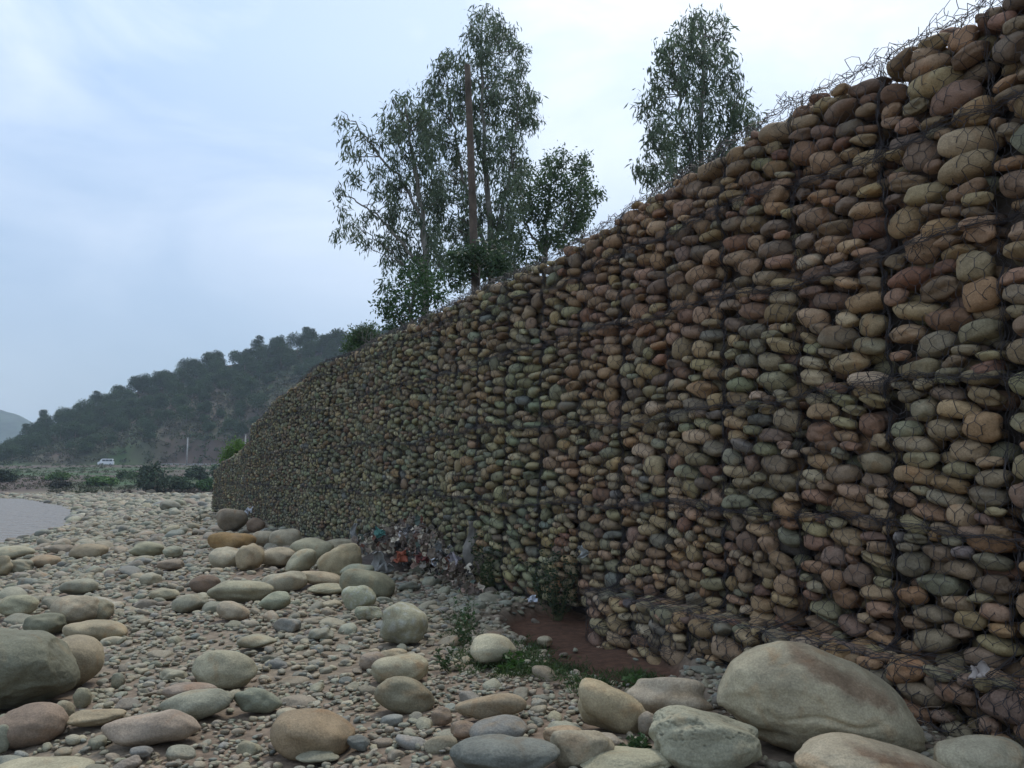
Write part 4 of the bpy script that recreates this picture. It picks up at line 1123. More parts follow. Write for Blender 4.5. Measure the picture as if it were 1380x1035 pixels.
eucalyptus('eucalyptus_tree', b4, [([b4, tp(945, 180, YD), tp(948, 80, YD), tp(948, 20, YD)], .09, .015), ([tp(942, 250, YD), tp(920, 170, YD), tp(903, 60, YD)], .07, .015), ([tp(945, 240, YD), tp(975, 190, YD), tp(995, 130, YD)], .045, .012),
                                   ([tp(940, 255, YD), tp(895, 215, YD), tp(875, 180, YD)], .04, .01)],
           px_clumps(tree4, YD, rg, 1.0, 1.0), 'slender twin stemmed eucalyptus standing apart above the right of the wall', 44, EC)
# low green trees rising just over the wall
YE = 20.0
lowp = scatter_clumps([(512, 440), (520, 400), (540, 372), (565, 365), (590, 375), (598, 405), (560, 430), (530, 446)], 22, 9, 14, rg)
b5 = at(555, 445, YE); b5[2] = 3.8
eucalyptus('broadleaf_tree', b5, [([b5, tp(555, 410, YE), tp(560, 375, YE)], .06, .02)], px_clumps(lowp, YE, rg, .8, 1.7), 'bright green leafy tree just over the wall left of the pole', 45, (.05, .10, .032), leaf=(.11, .045), bark=M_BARK, droop=.4)
for k, (poly, yy, lb) in enumerate([([(610, 385), (612, 340), (640, 325), (675, 330), (690, 360), (650, 385)], 17.5, 'dark leafy bush at the foot of the brown pole'),
                                    ([(460, 480), (468, 455), (490, 440), (508, 450), (505, 465), (480, 482)], 30, 'small yellowish green bush over the falling top of the wall'),
                                    ([(303, 626), (306, 605), (320, 597), (332, 602), (334, 622), (318, 630)], 42, 'bright green bush behind the low end of the wall')]):
    cl_ = scatter_clumps(poly, 12, 5, 12, rg); cc = np.array(poly).mean(0); bb_ = at(cc[0], max(q[1] for q in poly) + 4, yy)
    bb_[2] = 3.7 if yy < 25 else (3.2 if yy < 35 else -.3)
    eucalyptus('bush', bb_, [([bb_, at(cc[0], cc[1], yy)], .03, .01)], px_clumps(cl_, yy, rg, .5, 2.0), lb, 50 + k, [(.04, .07, .03), (.055, .10, .035), (.085, .16, .03)][k], leaf=(.12, .055), bark=M_BARK, cat='bush', droop=.3)
# bare sapling
tb = MB(); rg2 = np.random.default_rng(9); b6 = at(508, 470, 20.5); b6[2] = 3.7
def twig(p0, d, ln, r, dep):
    p1 = p0 + d * ln; P = curve_pts(p0, p1, 5, ln * .05, rg2); tb.tube(P - b6, np.linspace(r, r * .6, 5), 4, cap=False)
    if dep:
        for _ in range(3):
            nd = d + rg2.normal(0, .38, 3); nd[2] = abs(nd[2]) * .9 + .1; nd /= np.linalg.norm(nd); twig(p0 + d * ln * rg2.uniform(.5, 1), nd, ln * .65, r * .6, dep - 1)
twig(b6, np.array([-.12, 0, 1.0]), .75, .014, 4)
r6 = empty('bare_sapling', tuple(b6)); tag(r6, 'leafless thin twiggy sapling on the wall top left of the trees', 'sapling'); link('branches', tb.mesh('branches'), M_BARK, r6)

# weeds growing along the wall top
rg = np.random.default_rng(88); C_, Dd, Ln = [], [], []
for _ in range(420):
    s1 = rg.uniform(4.5, 30) if rg.random() < .8 else rg.uniform(0, 6); s1 = float(s1)
    P0 = wpos(np.array(s1), np.array(float(top(s1))), np.array(rg.uniform(-.8, -.25)))
    m_ = rg.integers(6, 16); C_.append(P0 + rg.normal(0, .03, (m_, 3))); dd = rg.normal(0, .4, (m_, 3)); dd[:, 2] = 1; Dd.append(dd); Ln.append(rg.uniform(.06, .22, m_))
C_, Dd, Ln = np.vstack(C_), unit(np.vstack(Dd)), np.concatenate(Ln)
v_, f_ = leaf_quads(C_, Ln, np.full(len(Ln), .007), Dd, rg, .8)
o = link('dry_grass', np_mesh('dry_grass', v_, f_, np.repeat(rg.uniform(.6, 1.3, (len(Ln), 1)), 4, 0) * np.array([.13, .115, .06])), M_LEAF)
tag(o, 'dry grass and weeds rooted along the top of the wall', 'grass', kind='stuff')

# ------------------------------------------------------------------ pole behind the wall
pb = at(645, 405, 18.0); pt = at(630, 88, 18.0); pb[2] = 3.7
root = empty('wooden_pole', tuple(pb)); tag(root, 'tall leaning brown wooden pole in front of the eucalyptus trees', 'pole')
P = curve_pts(pb, pt, 18, .02, np.random.default_rng(2)); m = MB(); m.tube(P - pb, np.linspace(.10, .068, 18), 12)
mp_ = mat('pole_wood', (.095, .07, .052), rough=.85, nscale=4, namp=.45, bump=.6, bscale=30)
link('post', m.mesh('post'), mp_, root)
m = MB(); m.tube([P[0] - pb, P[3] - pb], .112, 12)
link('base_sleeve', m.mesh('base_sleeve'), mat('tarred_wood', (.06, .06, .06), rough=.8), root)

# ------------------------------------------------------------------ wooded hill
def crown_mesh(name, kind, seed, n, H_, Wd):
    rg = np.random.default_rng(seed); V_, F_, C2, bs = [], [], [], 0
    nl = 16
    for k in range(nl):
        h = rg.uniform(.25, 1.0)
        if kind == 'conifer': rad = Wd * (1.05 - h) * .5; lr = Wd * .24
        else: h = rg.uniform(.30, .78); rad = Wd * .27 * math.sqrt(max(0, 1 - ((h - .4) / .55) ** 2)); lr = Wd * rg.uniform(.24, .33)
        an = rg.uniform(0, 6.28); c = np.array([math.cos(an) * rad, math.sin(an) * rad, H_ * h * .93])
        m_ = n // nl * 3 // 2; u = unit(rg.normal(size=(m_, 3))) * (rg.random((m_, 1)) ** .35) * lr * np.array([1, 1, .8 if kind != 'conifer' else .6])
        cc = c + u; sz = rg.uniform(.13, .27, m_) * (1 if kind != 'conifer' else .9)
        dr_ = unit(rg.normal(size=(m_, 3)) + np.array([0, 0, .25])); v_, f_ = leaf_quads(cc, sz * 2.0, sz * 1.7, dr_, rg)
        sh = rg.uniform(.75, 1.25); lc = np.repeat(rg.uniform(.7, 1.3, (m_, 1)) * sh, 4, 0) * np.array([.038, .070, .027])
        V_.append(v_); F_.append(f_ + bs); C2.append(lc); bs += len(v_)
    return np_mesh(name, np.vstack(V_), np.vstack(F_), np.vstack(C2))
protos = []
for k, (kind, H_, Wd) in enumerate([('round', 8, 8), ('round', 7, 9), ('round', 9.5, 7), ('conifer', 11, 6.5), ('round', 6, 7), ('round', 10, 10)]):
    cm = crown_mesh('crown', kind, 300 + k, 2200, H_, Wd)
    t_ = MB(); t_.tube([(0, 0, -.5), (0, 0, H_ * .3), (.1, 0, H_ * .75)], [.22, .16, .06], 6)
    cm.materials.append(M_FAR); tm = t_.mesh('trunk'); tm.materials.append(M_BARK); protos.append((kind, H_, Wd, cm, tm))
def hill_tree(px, py_or_none, Yd, k, sc_, label, group, name=None, tilt=0):
    kind, H_, Wd, cm, tm = protos[k]
    X_ = (px - CX) / F_PX * Yd; Z_ = float(G(X_, Yd))
    if py_or_none is not None:
        ztop = 1.5 + (HOR - py_or_none) / F_PX * Yd; sc_ = min(max((ztop - Z_) / H_, .5), 1.9)
    r = empty(name or ('conifer_tree' if kind == 'conifer' else 'hillside_tree'), (X_, Yd, Z_), random.uniform(0, 6.28)); r.scale = (sc_ * random.uniform(.9, 1.1), sc_ * random.uniform(.9, 1.1), sc_)
    tag(r, label, 'tree', group)
    link('crown', cm, None, r); link('trunk', tm, None, r)
sky_tr = [(2, 606, 4, 'low round tree at the foot of the skyline beside the far hill'), (29, 585, 0, 'first full round tree climbing the skyline from the left'), (50, 567, 1, 'broad tree above the point where the far hill meets the slope'),
          (84, 552, 0, 'bushy skyline tree a third of the way up the left slope'), (106, 541, 2, 'pointed round tree left of a dip in the skyline'), (139, 528, 5, 'wide domed tree in the middle of the left skyline'),
          (163, 518, 1, 'flat topped tree right of the wide domed one'), (184, 506, 4, 'small paler tree on the middle skyline'), (214, 497, 1, 'broad low skyline tree left of the two tall domes'),
          (250, 479, 5, 'tall domed tree, left one of two on the skyline'), (286, 467, 2, 'tall narrow domed tree, right one of two on the skyline'), (319, 471, 1, 'low broad tree between domed tree and conifer'),
          (344, 447, 3, 'tiered conifer left of the highest skyline tree'), (371, 452, 0, 'round tree just right of the tiered conifer'), (409, 434, 3, 'highest dark conifer standing out of the hilltop wood'),
          (437, 447, 1, 'flat crowned tree right of the highest conifer'), (458, 441, 4, 'small crown on the hilltop near the wall'), (490, 431, 5, 'hazy domed tree beyond the bright green bush')]
for (px, py, k, lb) in sky_tr: hill_tree(px, py, 326, k, 1, lb, 'trees on the wooded hill')
random.seed(5); pts = []
g = 0
while len(pts) < 225 and g < 20000:
    g += 1
    Yd = 252 + (328 - 252) * random.random() ** .75; px = random.uniform(-60, 545)
    X_ = (px - CX) / F_PX * Yd
    v = (Yd - 250) / 80
    opn = float(snoise(X_ * .045, Yd * .06, 90))
    if v < .55 and opn > -.05 and random.random() < .75: continue
    if any((X_ - a_) ** 2 + (Yd - b_) ** 2 < 4.2 ** 2 for a_, b_ in pts): continue
    pts.append((X_, Yd))
    zone = 'low on the hill above the road' if v < .35 else 'on the middle of the wooded slope' if v < .7 else 'packed just under the hill skyline'
    k = random.choice([0, 1, 2, 4, 4, 5, 0, 3 if v > .6 else 4])
    lb = ('dark conifer ' if k == 3 else 'dark green round tree ' if k in (0, 1, 5) else 'smaller dark green tree ') + zone
    hill_tree(px, None, Yd, k, random.uniform(.55, .95) * (0.75 + .3 * v), lb, lb)
# scrub cover of hill and bank
def scrub(name, n, region, size, seed, base, label, per=26):
    rg = np.random.default_rng(seed); x, y = region(rg, n); z = G(x, y); n = len(x)
    s_ = rg.uniform(.5, 1.3, n) * size
    u = unit(rg.normal(size=(n, per, 3)).reshape(-1, 3)) * (rg.random((n * per, 1)) ** .4); u[:, 2] = np.abs(u[:, 2]) * .75
    C_ = np.repeat(np.stack([x, y, z], -1), per, 0) + u * np.repeat(s_, per)[:, None]
    ln = np.repeat(s_, per) * rg.uniform(.25, .5, n * per)
    v_, f_ = leaf_quads(C_, ln, ln * .8, unit(rg.normal(size=(n * per, 3))), rg)
    br = np.clip(.5 + .9 * snoise(x * .08, y * .08, seed), 0, 1)[:, None]
    bc = np.asarray(base[0]) * br + np.asarray(base[1]) * (1 - br)
    lc = np.repeat(bc * rg.uniform(.7, 1.3, (n, 1)), per * 4, 0)
    o = link(name, np_mesh(name, v_, f_, lc), M_FAR); tag(o, label, 'scrub', kind='stuff')
def reg_hill(rg, n):
    y = rg.uniform(248, 328, n); px = rg.uniform(-80, 560, n); return (px - CX) / F_PX * y, y
scrub('undergrowth', 3800, reg_hill, 1.5, 71, ((.045, .07, .028), (.075, .065, .042)), 'dense undergrowth covering the wooded hillside')
def reg_bank(rg, n):
    y = rg.uniform(0, 1, n) ** 1.7 * 132 + 99; px = rg.uniform(-120, 560, n); x = (px - CX) / F_PX * y
    k = (snoise(x * .07, y * .07, 33) > -.35) & ~((y > 234)); return x[k], y[k]
scrub('bank_scrub', 2600, reg_bank, .5, 72, ((.05, .095, .03), (.085, .066, .05)), 'low green and brown scrub on the bank under the road')
# individual bushes on the bank
def bank_bush(px, py, wpx, hpx, Yd, lb, c, seed, name='bush'):
    if Yd > 99: hpx = hpx * .72
    c = np.array(c) * 1.25
    X_ = (px - CX) / F_PX * Yd; Z_ = float(G(X_, Yd)); sc_ = Yd / F_PX; a = wpx * sc_ / 2; h = hpx * sc_
    rg = np.random.default_rng(seed); nb_ = 14; per = 130; V_, F_, C2, bs = [], [], [], 0
    for k in range(nb_):
        u = rg.normal(size=3); u /= np.linalg.norm(u); c0 = np.array([u[0] * a * .6, u[1] * a * .6, h * (.42 + .34 * u[2])])
        q = c0 + unit(rg.normal(size=(per, 3))) * (rg.random((per, 1)) ** .35) * np.array([a * .42, a * .42, h * .28])
        ln = rg.uniform(.25, .5, per) * (.6 + .4 * a / 3); v_, f_ = leaf_quads(q, ln, ln * .7, unit(rg.normal(size=(per, 3))), rg)
        V_.append(v_); F_.append(f_ + bs); C2.append(np.repeat(rg.uniform(.7, 1.3, (per, 1)), 4, 0) * rg.uniform(.8, 1.2) * np.asarray(c)); bs += len(v_)
    r = empty(name, (X_, Yd, Z_)); tag(r, lb, 'bush', 'bushes on the far bank'); link('foliage', np_mesh('foliage', np.vstack(V_), np.vstack(F_), np.vstack(C2)), M_FAR, r)
    t_ = MB(); t_.tube([(0, 0, -.2), (.05, 0, h * .5)], [.09, .04], 6); link('stem', t_.mesh('stem'), M_BARK, r)
for k, b_ in enumerate([(212, 645, 50, 44, 99, 'large dark bush standing at the end of the gravel', (.032, .052, .030)), (250, 650, 36, 30, 101, 'dark bush right of the large one by the gravel', (.035, .06, .03)),
                        (282, 655, 30, 22, 102, 'green bush between the large dark bush and the wall', (.05, .11, .03)), (268, 640, 36, 24, 125, 'dark bush below the thin grey post', (.035, .055, .03)),
                        (300, 640, 30, 26, 130, 'dark bush beside the low end of the wall', (.035, .06, .03)), (85, 664, 30, 12, 106, 'dark low bush on the bank at the water edge', (.04, .042, .032)),
                        (10, 645, 34, 22, 118, 'dark bush at the left edge under the slope', (.035, .052, .03)), (140, 655, 46, 15, 110, 'bright green low bush between water and the large dark bush', (.06, .11, .032)),
                        (80, 646, 40, 15, 122, 'light green bush on the bank below the van', (.065, .11, .035)), (175, 640, 30, 14, 130, 'small green bush on the bank right of the van', (.05, .085, .032))]):
    bank_bush(*b_[:6], b_[6], 400 + k)

# ------------------------------------------------------------------ road, parapet, posts, van
xs = np.linspace(-230, 60, 60)
v_ = np.vstack([np.stack([xs, np.full(60, 237.5), np.full(60, ROAD_Z + .05)], -1), np.stack([xs, np.full(60, 245.5), np.full(60, ROAD_Z + .05)], -1)])
tag(link('road', np_mesh('road', v_, [[k, k + 1, 61 + k, 60 + k] for k in range(59)]), M_ASPH), 'asphalt road along the foot of the hill', kind='structure')
m = MB()
for x_ in np.arange(-96, -60, 1.7): m.box((x_ + 78, 0, .3), (1.3, .4, .6 + random.uniform(-.1, .1)))
o = link('parapet_wall', m.mesh('parapet_wall', True), M_CONC, None, (-78, 236.6, ROAD_Z)); tag(o, 'broken pale parapet of blocks along the road edge', 'parapet')
def post(px, ytop, Yd, r, lb, zb=None):
    P = at(px, ytop, Yd); zb = float(G(P[0], Yd)) if zb is None else zb; h = P[2] - zb
    root = empty('concrete_post', (P[0], Yd, zb)); tag(root, lb, 'post'); m = MB(); m.tube([(0, 0, -.3), (0, 0, h)], [r, r * .75], 8); link('shaft', m.mesh('shaft'), M_CONC, root)
    m = MB(); m.box((0, 0, h + r * .15), (r * 2.1, r * 2.1, r * .5)); link('cap', m.mesh('cap', True), M_CONC, root)
post(253, 590, 236, .26, 'thin pale concrete post beside the road below the trees')
post(331, 585, 44, .045, 'small thin post standing up at the low end of the wall', 1.0)

def make_van(loc, rz):
    root = empty('white_van', loc, rz); root.scale = (.86, .86, .92); tag(root, 'white van with dark windows driving on the hillside road', 'van')
    prof = [(-2.3, .35), (-2.35, .9), (-2.3, 1.35), (-2.15, 1.95), (-1.9, 2.08), (.9, 2.08), (1.3, 1.98), (1.85, 1.25), (2.35, 1.05), (2.42, .6), (2.38, .35)]
    def extr(pf, hw, taper=.12):
        n = len(pf); V_ = []
        for sgn in (-1, 1):
            for (x_, z_) in pf: V_.append((x_, sgn * (hw - taper * max(0, z_ - 1.1)), z_))
        m_ = bpy.data.meshes.new('body'); Fc = [list(range(n))[::-1], [n + k for k in range(n)]] + [[k, (k + 1) % n, n + (k + 1) % n, n + k] for k in range(n)]
        m_.from_pydata(V_, [], Fc); return m_
    bo = link('body', extr(prof, .86), M_PAINT, root)
    bv = bo.modifiers.new('bevel', 'BEVEL'); bv.width = .05; bv.segments = 3
    for sgn in (-1, 1):
        for (x0, x1) in ((-2.0, -1.05), (-.95, 0.0), (.1, 1.0)):
            m = MB(); zc = 1.6; y_ = sgn * (.86 - .12 * .5 + .012); m.box(((x0 + x1) / 2, y_, zc), (x1 - x0, .03, .52), rotm(np.array([sgn * .12]), np.array([0.]), np.array([0.]))[0]); link('side_window', m.mesh('side_window', True), M_GLASS, root)
        m = MB(); m.box((2.40, sgn * .62, .85), (.06, .3, .18)); link('headlight', m.mesh('headlight', True), M_LAMP, root)
        for xw in (-1.45, 1.5):
            m = MB(); m.tube([(xw, sgn * .70, .34), (xw, sgn * .92, .34)], .34, 18); wh = link('wheel', m.mesh('wheel'), M_RUBBER, root)
            m = MB(); m.tube([(xw, sgn * .90, .34), (xw, sgn * .935, .34)], .19, 14); link('rim', m.mesh('rim'), M_CONC, wh)
    m = MB(); an = math.atan2(.73, .55); m.box((1.60, 0, 1.63), (.03, 1.45, .80), rotm(np.array([0.]), np.array([-(math.pi / 2 - an) ]), np.array([0.]))[0]); link('windscreen', m.mesh('windscreen', True), M_GLASS, root)
    m = MB(); m.box((-2.27, 0, 1.6), (.03, 1.3, .5), rotm(np.array([0.]), np.array([.24]), np.array([0.]))[0]); link('rear_window', m.mesh('rear_window', True), M_GLASS, root)
    m = MB(); m.box((2.42, 0, .45), (.1, 1.6, .2)); link('bumper', m.mesh('bumper', True), M_CONC, root)
VP = at(141, 628, 238.6)
make_van((float(VP[0]), 239.3, ROAD_Z + .06), R(195))

# ------------------------------------------------------------------ litter heap at the wall foot
def crumple(rg, size, stretch=(1, 1), n=9, amp=.35):
    u = np.linspace(-.5, .5, n); U, Vv = np.meshgrid(u, u)
    ph = rg.uniform(0, 50, 3); k = 3.2
    P = np.stack([U * stretch[0], Vv * stretch[1], 0 * U], -1).reshape(-1, 3)
    dsp = np.array([[mnoise.noise(Vector((p_[0] * k + ph[0] + q * 9, p_[1] * k + ph[1], ph[2]))) for q in range(3)] for p_ in P])
    P = (P + dsp * amp) * size
    i = np.arange(n - 1)[:, None] * n; j = np.arange(n - 1)[None]
    Fc = np.stack([i + j, i + j + 1, i + n + j + 1, i + n + j], -1).reshape(-1, 4)
    return P, Fc
rg = np.random.default_rng(501)
LCOL = [(.50, .47, .42), (.55, .53, .48), (.45, .42, .36), (.22, .19, .17), (.12, .11, .11), (.28, .24, .22), (.20, .22, .24), (.40, .30, .28), (.16, .13, .12), (.06, .06, .065), (.20, .10, .08), (.10, .14, .13), (.30, .29, .28), (.18, .15, .13), (.13, .11, .095), (.20, .18, .16)]
heap = MB()
for k in range(640):
    px = rg.normal(556, 40); px = min(max(px, 480), 650)
    Yd = 6430 / (px - 115) * (1 - rg.uniform(0.0, .13)) ; X_ = (px - CX) / F_PX * Yd
    p1, s1 = to_ps(X_, Yd); prof = max(0, 1 - abs(px - 555) / 90) ** .7
    z_ = float(G(X_, Yd)) + max(0, (.85 * prof) * (1 - p1 / 1.5)) * rg.uniform(.2, 1.05) + .05
    sz = rg.uniform(.05, .16); P, Fc = crumple(rg, sz, (1, rg.uniform(.4, 1)))
    Rm = rotm(rg.uniform(0, 6, 1), rg.uniform(0, 6, 1), rg.uniform(0, 6, 1))[0]
    heap.add(P @ Rm.T + np.array([X_, Yd, z_]), Fc, np.array(LCOL[rg.integers(0, len(LCOL))]) * [1.15, 1.05, .9])
tag(link('litter', heap.mesh('litter'), M_CLOTH), 'heap of torn plastic bags and rags at the wall foot', 'litter', kind='stuff')
m = MB(); Vh = []
hx = at(560, 780, 12.9)
def mound(cx, cy, rx, ry, h, colr, name, label, kind):
    n = 30; rr3 = np.linspace(0, 1, 12); th3 = np.linspace(0, 2 * math.pi, n, endpoint=False); V_ = []
    for r3 in rr3:
        for t3 in th3:
            x_ = cx + rx * r3 * math.cos(t3); y_ = cy + ry * r3 * math.sin(t3)
            V_.append((x_, y_, float(G(x_, y_)) - .03 + h * (1 - r3 ** 2) * (1 + .25 * float(snoise(x_ * 4, y_ * 4, 7)))))
    Fc = [[r * n + k, r * n + (k + 1) % n, (r + 1) * n + (k + 1) % n, (r + 1) * n + k] for r in range(11) for k in range(n)]
    o = link(name, np_mesh(name, V_, Fc), mat(name, colr, rough=1, namp=.4, nscale=9, bump=.9)); tag(o, label, kind=kind)
c5 = wpos(np.array(13.6), np.array(0.), np.array(.45)); mound(c5[0], c5[1], .7, 1.2, .30, (.07, .055, .045), 'dirt_mound', 'dark dirt under the litter heap', 'stuff')
items = [(540, 750, 12.8, .17, (.40, .12, .07), 'red_bag', 'orange red plastic bag in the middle of the litter heap', 'bag'), (571, 752, 12.3, .18, (.24, .08, .07), 'red_cloth', 'dark red cloth right of the orange red bag', 'cloth'),
         (586, 757, 11.9, .13, (.55, .55, .57), 'white_bag', 'bright white plastic bag low in the litter heap', 'bag'), (612, 756, 11.9, .20, (.36, .32, .33), 'pink_plastic_sheet', 'pale pinkish plastic sheet at the right of the heap', 'plastic sheet'),
         (513, 762, 12.8, .28, (.36, .35, .32), 'pale_rag', 'pale rag bundle at the left of the heap', 'rag'), (553, 722, 13.6, .30, (.48, .44, .42), 'grey_rag', 'light grey rag draped on top of the heap', 'rag'),
         (512, 718, 14.0, .14, (.10, .24, .20), 'green_bag', 'teal green plastic scrap left on the heap top', 'bag'),
         (718, 807, 10.0, .09, (.62, .64, .68), 'white_plastic_scrap', 'white plastic scrap lying on the red earth', 'plastic scrap'),
         (335, 689, 27.0, .26, (.60, .60, .62), 'white_plastic_sack', 'white plastic sack on the stones at the far wall foot', 'sack'),
         (1318, 905, 4.95, .09, (.42, .36, .32), 'pale_paper_scrap', 'pale torn scrap caught in the mesh above the ledge', 'scrap')]
for k, (px, py, Yd, sz, cl, nm, lb, cat) in enumerate(items):
    P0 = at(px, py, Yd); P, Fc = crumple(rg, sz, (1, .8), 12, .5); Rm = rotm(rg.uniform(.8, 1.5, 1), rg.uniform(-.5, .5, 1), rg.uniform(-.8, .8, 1))[0]
    b0 = P0.copy(); o = link(nm, np_mesh(nm, P @ Rm.T, Fc, np.repeat(np.array(cl)[None], len(P), 0)), M_CLOTH, None, tuple(b0)); tag(o, lb, cat)
    so = o.modifiers.new('thick', 'SOLIDIFY'); so.thickness = .003
# strips of cloth hanging on the net
for k, (px, y0, y1, Ls, lb) in enumerate([(636, 702, 766, .09, 'long pale strip of cloth hanging from the net right of the heap'), (604, 735, 758, .06, 'short pale strip hanging between heap and long strip'), (478, 705, 735, .06, 'pale shred hanging on the net left of the heap'),
                                      (648, 745, 775, .07, 'brownish rag hanging low beside the long strip'), (785, 735, 752, .04, 'small whitish shred caught in the net above the weeds')]):
    Yd = 6430 / (px - 115) * .985; P0, P1 = at(px, y0, Yd), at(px, y1, Yd); h = P0[2] - P1[2]
    n = 16; V_ = []
    for q in range(n):
        t = q / (n - 1)
        for w4 in (-1, -.3, .4, 1):
            V_.append((w4 * Ls * (.5 + .6 * math.sin(t * 2.6)) + .03 * math.sin(t * 7 + k), .03 * math.sin(t * 9 + w4 * 3) - .03, -t * h))
    Fc = [[q * 4 + c4, q * 4 + c4 + 1, q * 4 + c4 + 5, q * 4 + c4 + 4] for q in range(n - 1) for c4 in range(3)]
    cl = [(.26, .235, .20), (.30, .29, .28), (.36, .35, .33), (.22, .17, .14), (.45, .45, .42)][k]
    o = link('cloth_strip', np_mesh('cloth_strip', V_, Fc, np.repeat(np.array(cl)[None], len(V_), 0)), M_CLOTH, None, tuple(P0)); tag(o, lb, 'cloth strip')
    so = o.modifiers.new('thick', 'SOLIDIFY'); so.thickness = .004

# ------------------------------------------------------------------ weeds, grass, plants
def weed(px, py, hpx, lb, seed, c=(.05, .10, .03), stems=9, Yd=None, wide=.5, name='weed', leaf=.05):
    P0 = on_ground(px, py) if Yd is None else at(px, py, Yd)
    if Yd is None: P0[2] = float(G(P0[0], P0[1]))
    H_ = hpx * P0[1] / F_PX; rg = np.random.default_rng(seed)
    root = empty(name, tuple(P0)); tag(root, lb, 'plant', 'weeds by the wall')
    st = MB(); LV, LD, LL = [], [], []
    for _ in range(stems):
        d = rg.normal(0, wide, 3); d[2] = 1; d /= np.linalg.norm(d); ln = H_ * rg.uniform(.5, 1.05)
        P = curve_pts(np.zeros(3) + rg.normal(0, .03, 3) * [1, 1, 0], d * ln, 7, ln * .08, rg); st.tube(P, np.linspace(.004, .0015, 7), 4, cap=False)
        m_ = int(7 + ln * 34); t = rg.uniform(.12, 1, m_)
        Q = np.stack([np.interp(t, np.linspace(0, 1, 7), P[:, i]) for i in range(3)], -1); LV.append(Q)
        dd = rg.normal(0, .8, (m_, 3)); dd[:, 2] = rg.uniform(-.2, .6, m_); LD.append(unit(dd)); LL.append(rg.uniform(.5, 1.2, m_) * leaf)
    LV, LD, LL = np.vstack(LV), np.vstack(LD), np.concatenate(LL)
    v_, f_ = leaf_quads(LV, LL, LL * .5, LD, rg); link('stem', st.mesh('stem'), M_LEAF if False else mat_stem, root)
    link('leaves', np_mesh('leaves', v_, f_, np.repeat(rg.uniform(.7, 1.3, (len(LL), 1)), 4, 0) * np.asarray(c)), M_LEAF, root)
mat_stem = mat('plant_stem', (.10, .11, .05))
weed(658, 795, 85, 'tall leafy weed growing against the wall right of the litter', 1, (.055, .085, .035), 16, wide=.22)
weed(752, 835, 105, 'tall dark weed at the wall foot above the red earth', 2, (.038, .06, .03), 26, wide=.3)
weed(735, 810, 70, 'bushy weed left of the tall dark one by the wall', 3, (.045, .07, .032), 16, wide=.35)
weed(795, 790, 70, 'thin climbing weed on the wall right of the tall dark one', 4, (.05, .075, .035), 9, wide=.25)
weed(622, 870, 72, 'slender green weed left of the white boulder', 5, (.05, .10, .035), 8, wide=.22)
weed(688, 902, 26, 'leafy green plant at the foot of the white boulder', 6, (.07, .15, .035), 9, wide=.8, leaf=.08)
weed(690, 798, 30, 'low green weed clump below the litter heap', 7, (.055, .12, .035), 12, wide=.7)
weed(855, 928, 26, 'small bright green sprig beside the red earth', 8, (.07, .14, .035), 7, wide=.6)
weed(600, 905, 34, 'small weed right of the pale pinkish slab', 9, (.045, .08, .03), 7, wide=.5)
weed(860, 1008, 22, 'dark green weed between the tan and the cracked boulder', 10, (.04, .08, .03), 9, wide=.8)
weed(464, 728, 18, 'tiny green plant on the pale boulder heap', 11, (.05, .12, .035), 6, wide=.6)
weed(268, 703, 14, 'dark dry weed at the far end of the wall', 12, (.05, .055, .035), 10, wide=.7)
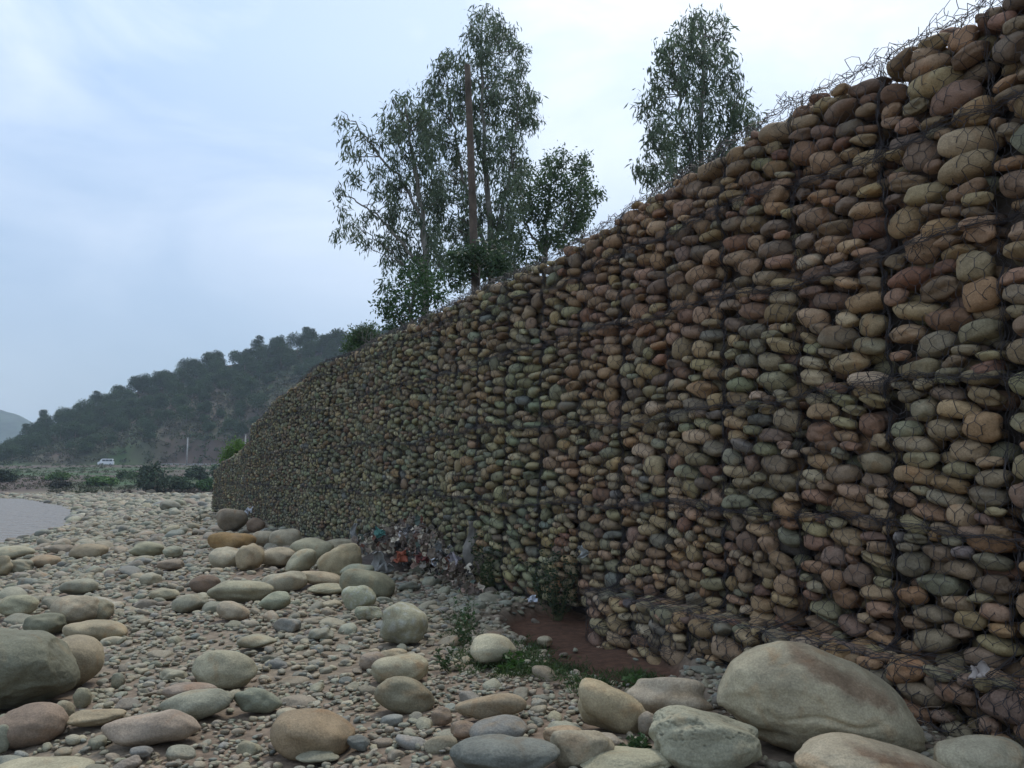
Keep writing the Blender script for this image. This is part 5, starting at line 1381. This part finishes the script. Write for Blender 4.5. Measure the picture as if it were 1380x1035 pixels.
# grass round the red earth
rg = np.random.default_rng(601); C_, Dd, Ln = [], [], []
for (px, py, sx, sy, n_) in ((690, 900, 45, 14, 170), (750, 905, 36, 10, 110), (640, 890, 30, 16, 80), (715, 880, 24, 12, 60), (800, 925, 30, 10, 80), (700, 800, 30, 8, 70), (860, 915, 24, 8, 50), (1165, 870, 50, 8, 20), (620, 850, 22, 20, 60)):
    for _ in range(n_):
        a_, b_ = rg.normal(px, sx * .6), rg.normal(py, sy * .6); P0 = on_ground(a_, b_)
        if to_ps(P0[0], P0[1])[0] < .05: continue
        m_ = rg.integers(5, 12); C_.append(P0 + rg.normal(0, .03, (m_, 3)) * [1, 1, .1]); dd = rg.normal(0, .7, (m_, 3)); dd[:, 2] = .8; Dd.append(dd); Ln.append(rg.uniform(.03, .10, m_))
C_, Dd, Ln = np.vstack(C_), unit(np.vstack(Dd)), np.concatenate(Ln)
v_, f_ = leaf_quads(C_, Ln, np.full(len(Ln), .008), Dd, rg, .8)
o = link('grass', np_mesh('grass', v_, f_, np.repeat(rg.uniform(.6, 1.3, (len(Ln), 1)), 4, 0) * np.array([.065, .105, .035])), M_LEAF)
tag(o, 'short green grass and creeping weeds round the red earth', 'grass', kind='stuff')
# twigs and straw
tw = MB()
for _ in range(90):
    px, py = (rg.uniform(990, 1020), rg.uniform(930, 1010)) if rg.random() < .35 else (rg.uniform(1150, 1378), rg.uniform(935, 1010)) if rg.random() < .6 else (rg.uniform(820, 930), rg.uniform(850, 900))
    P0 = on_ground(px, py); P0[2] = max(float(G(P0[0], P0[1])), 0) + rg.uniform(.02, .15 if px > 1100 else .05); d = rg.normal(0, 1, 3) * [1, 1, .35]; d /= np.linalg.norm(d)
    tw.tube(curve_pts(P0, P0 + d * rg.uniform(.06, .28), 5, .02, rg), .0025, 4, cap=False)
tag(link('twigs', tw.mesh('twigs'), mat('dry_twig', (.16, .12, .085))), 'dry twigs and straw caught between boulders and wall', 'twigs', kind='stuff')

# ------------------------------------------------------------------ haze
hb = MB(); hb.box((0, 0, 0), (6400, 6400, 1)); V_ = np.vstack(hb.V); V_[:, 2] = np.where(V_[:, 2] < 0, -12, 128)
me = np_mesh('haze', V_, np.vstack(hb.F))
hz = bpy.data.materials.new('haze'); hz.use_nodes = True; nt = hz.node_tree; nt.nodes.clear()
o_ = N(nt, 'ShaderNodeOutputMaterial'); pv = N(nt, 'ShaderNodeVolumePrincipled'); pv.inputs['Color'].default_value = (.72, .86, 1.0, 1); pv.inputs['Density'].default_value = 0.00033
pv.inputs['Anisotropy'].default_value = 0.2
nt.links.new(pv.outputs[0], o_.inputs['Volume'])
tag(link('haze', me, hz), 'thin blue haze filling the valley', 'haze', kind='stuff')
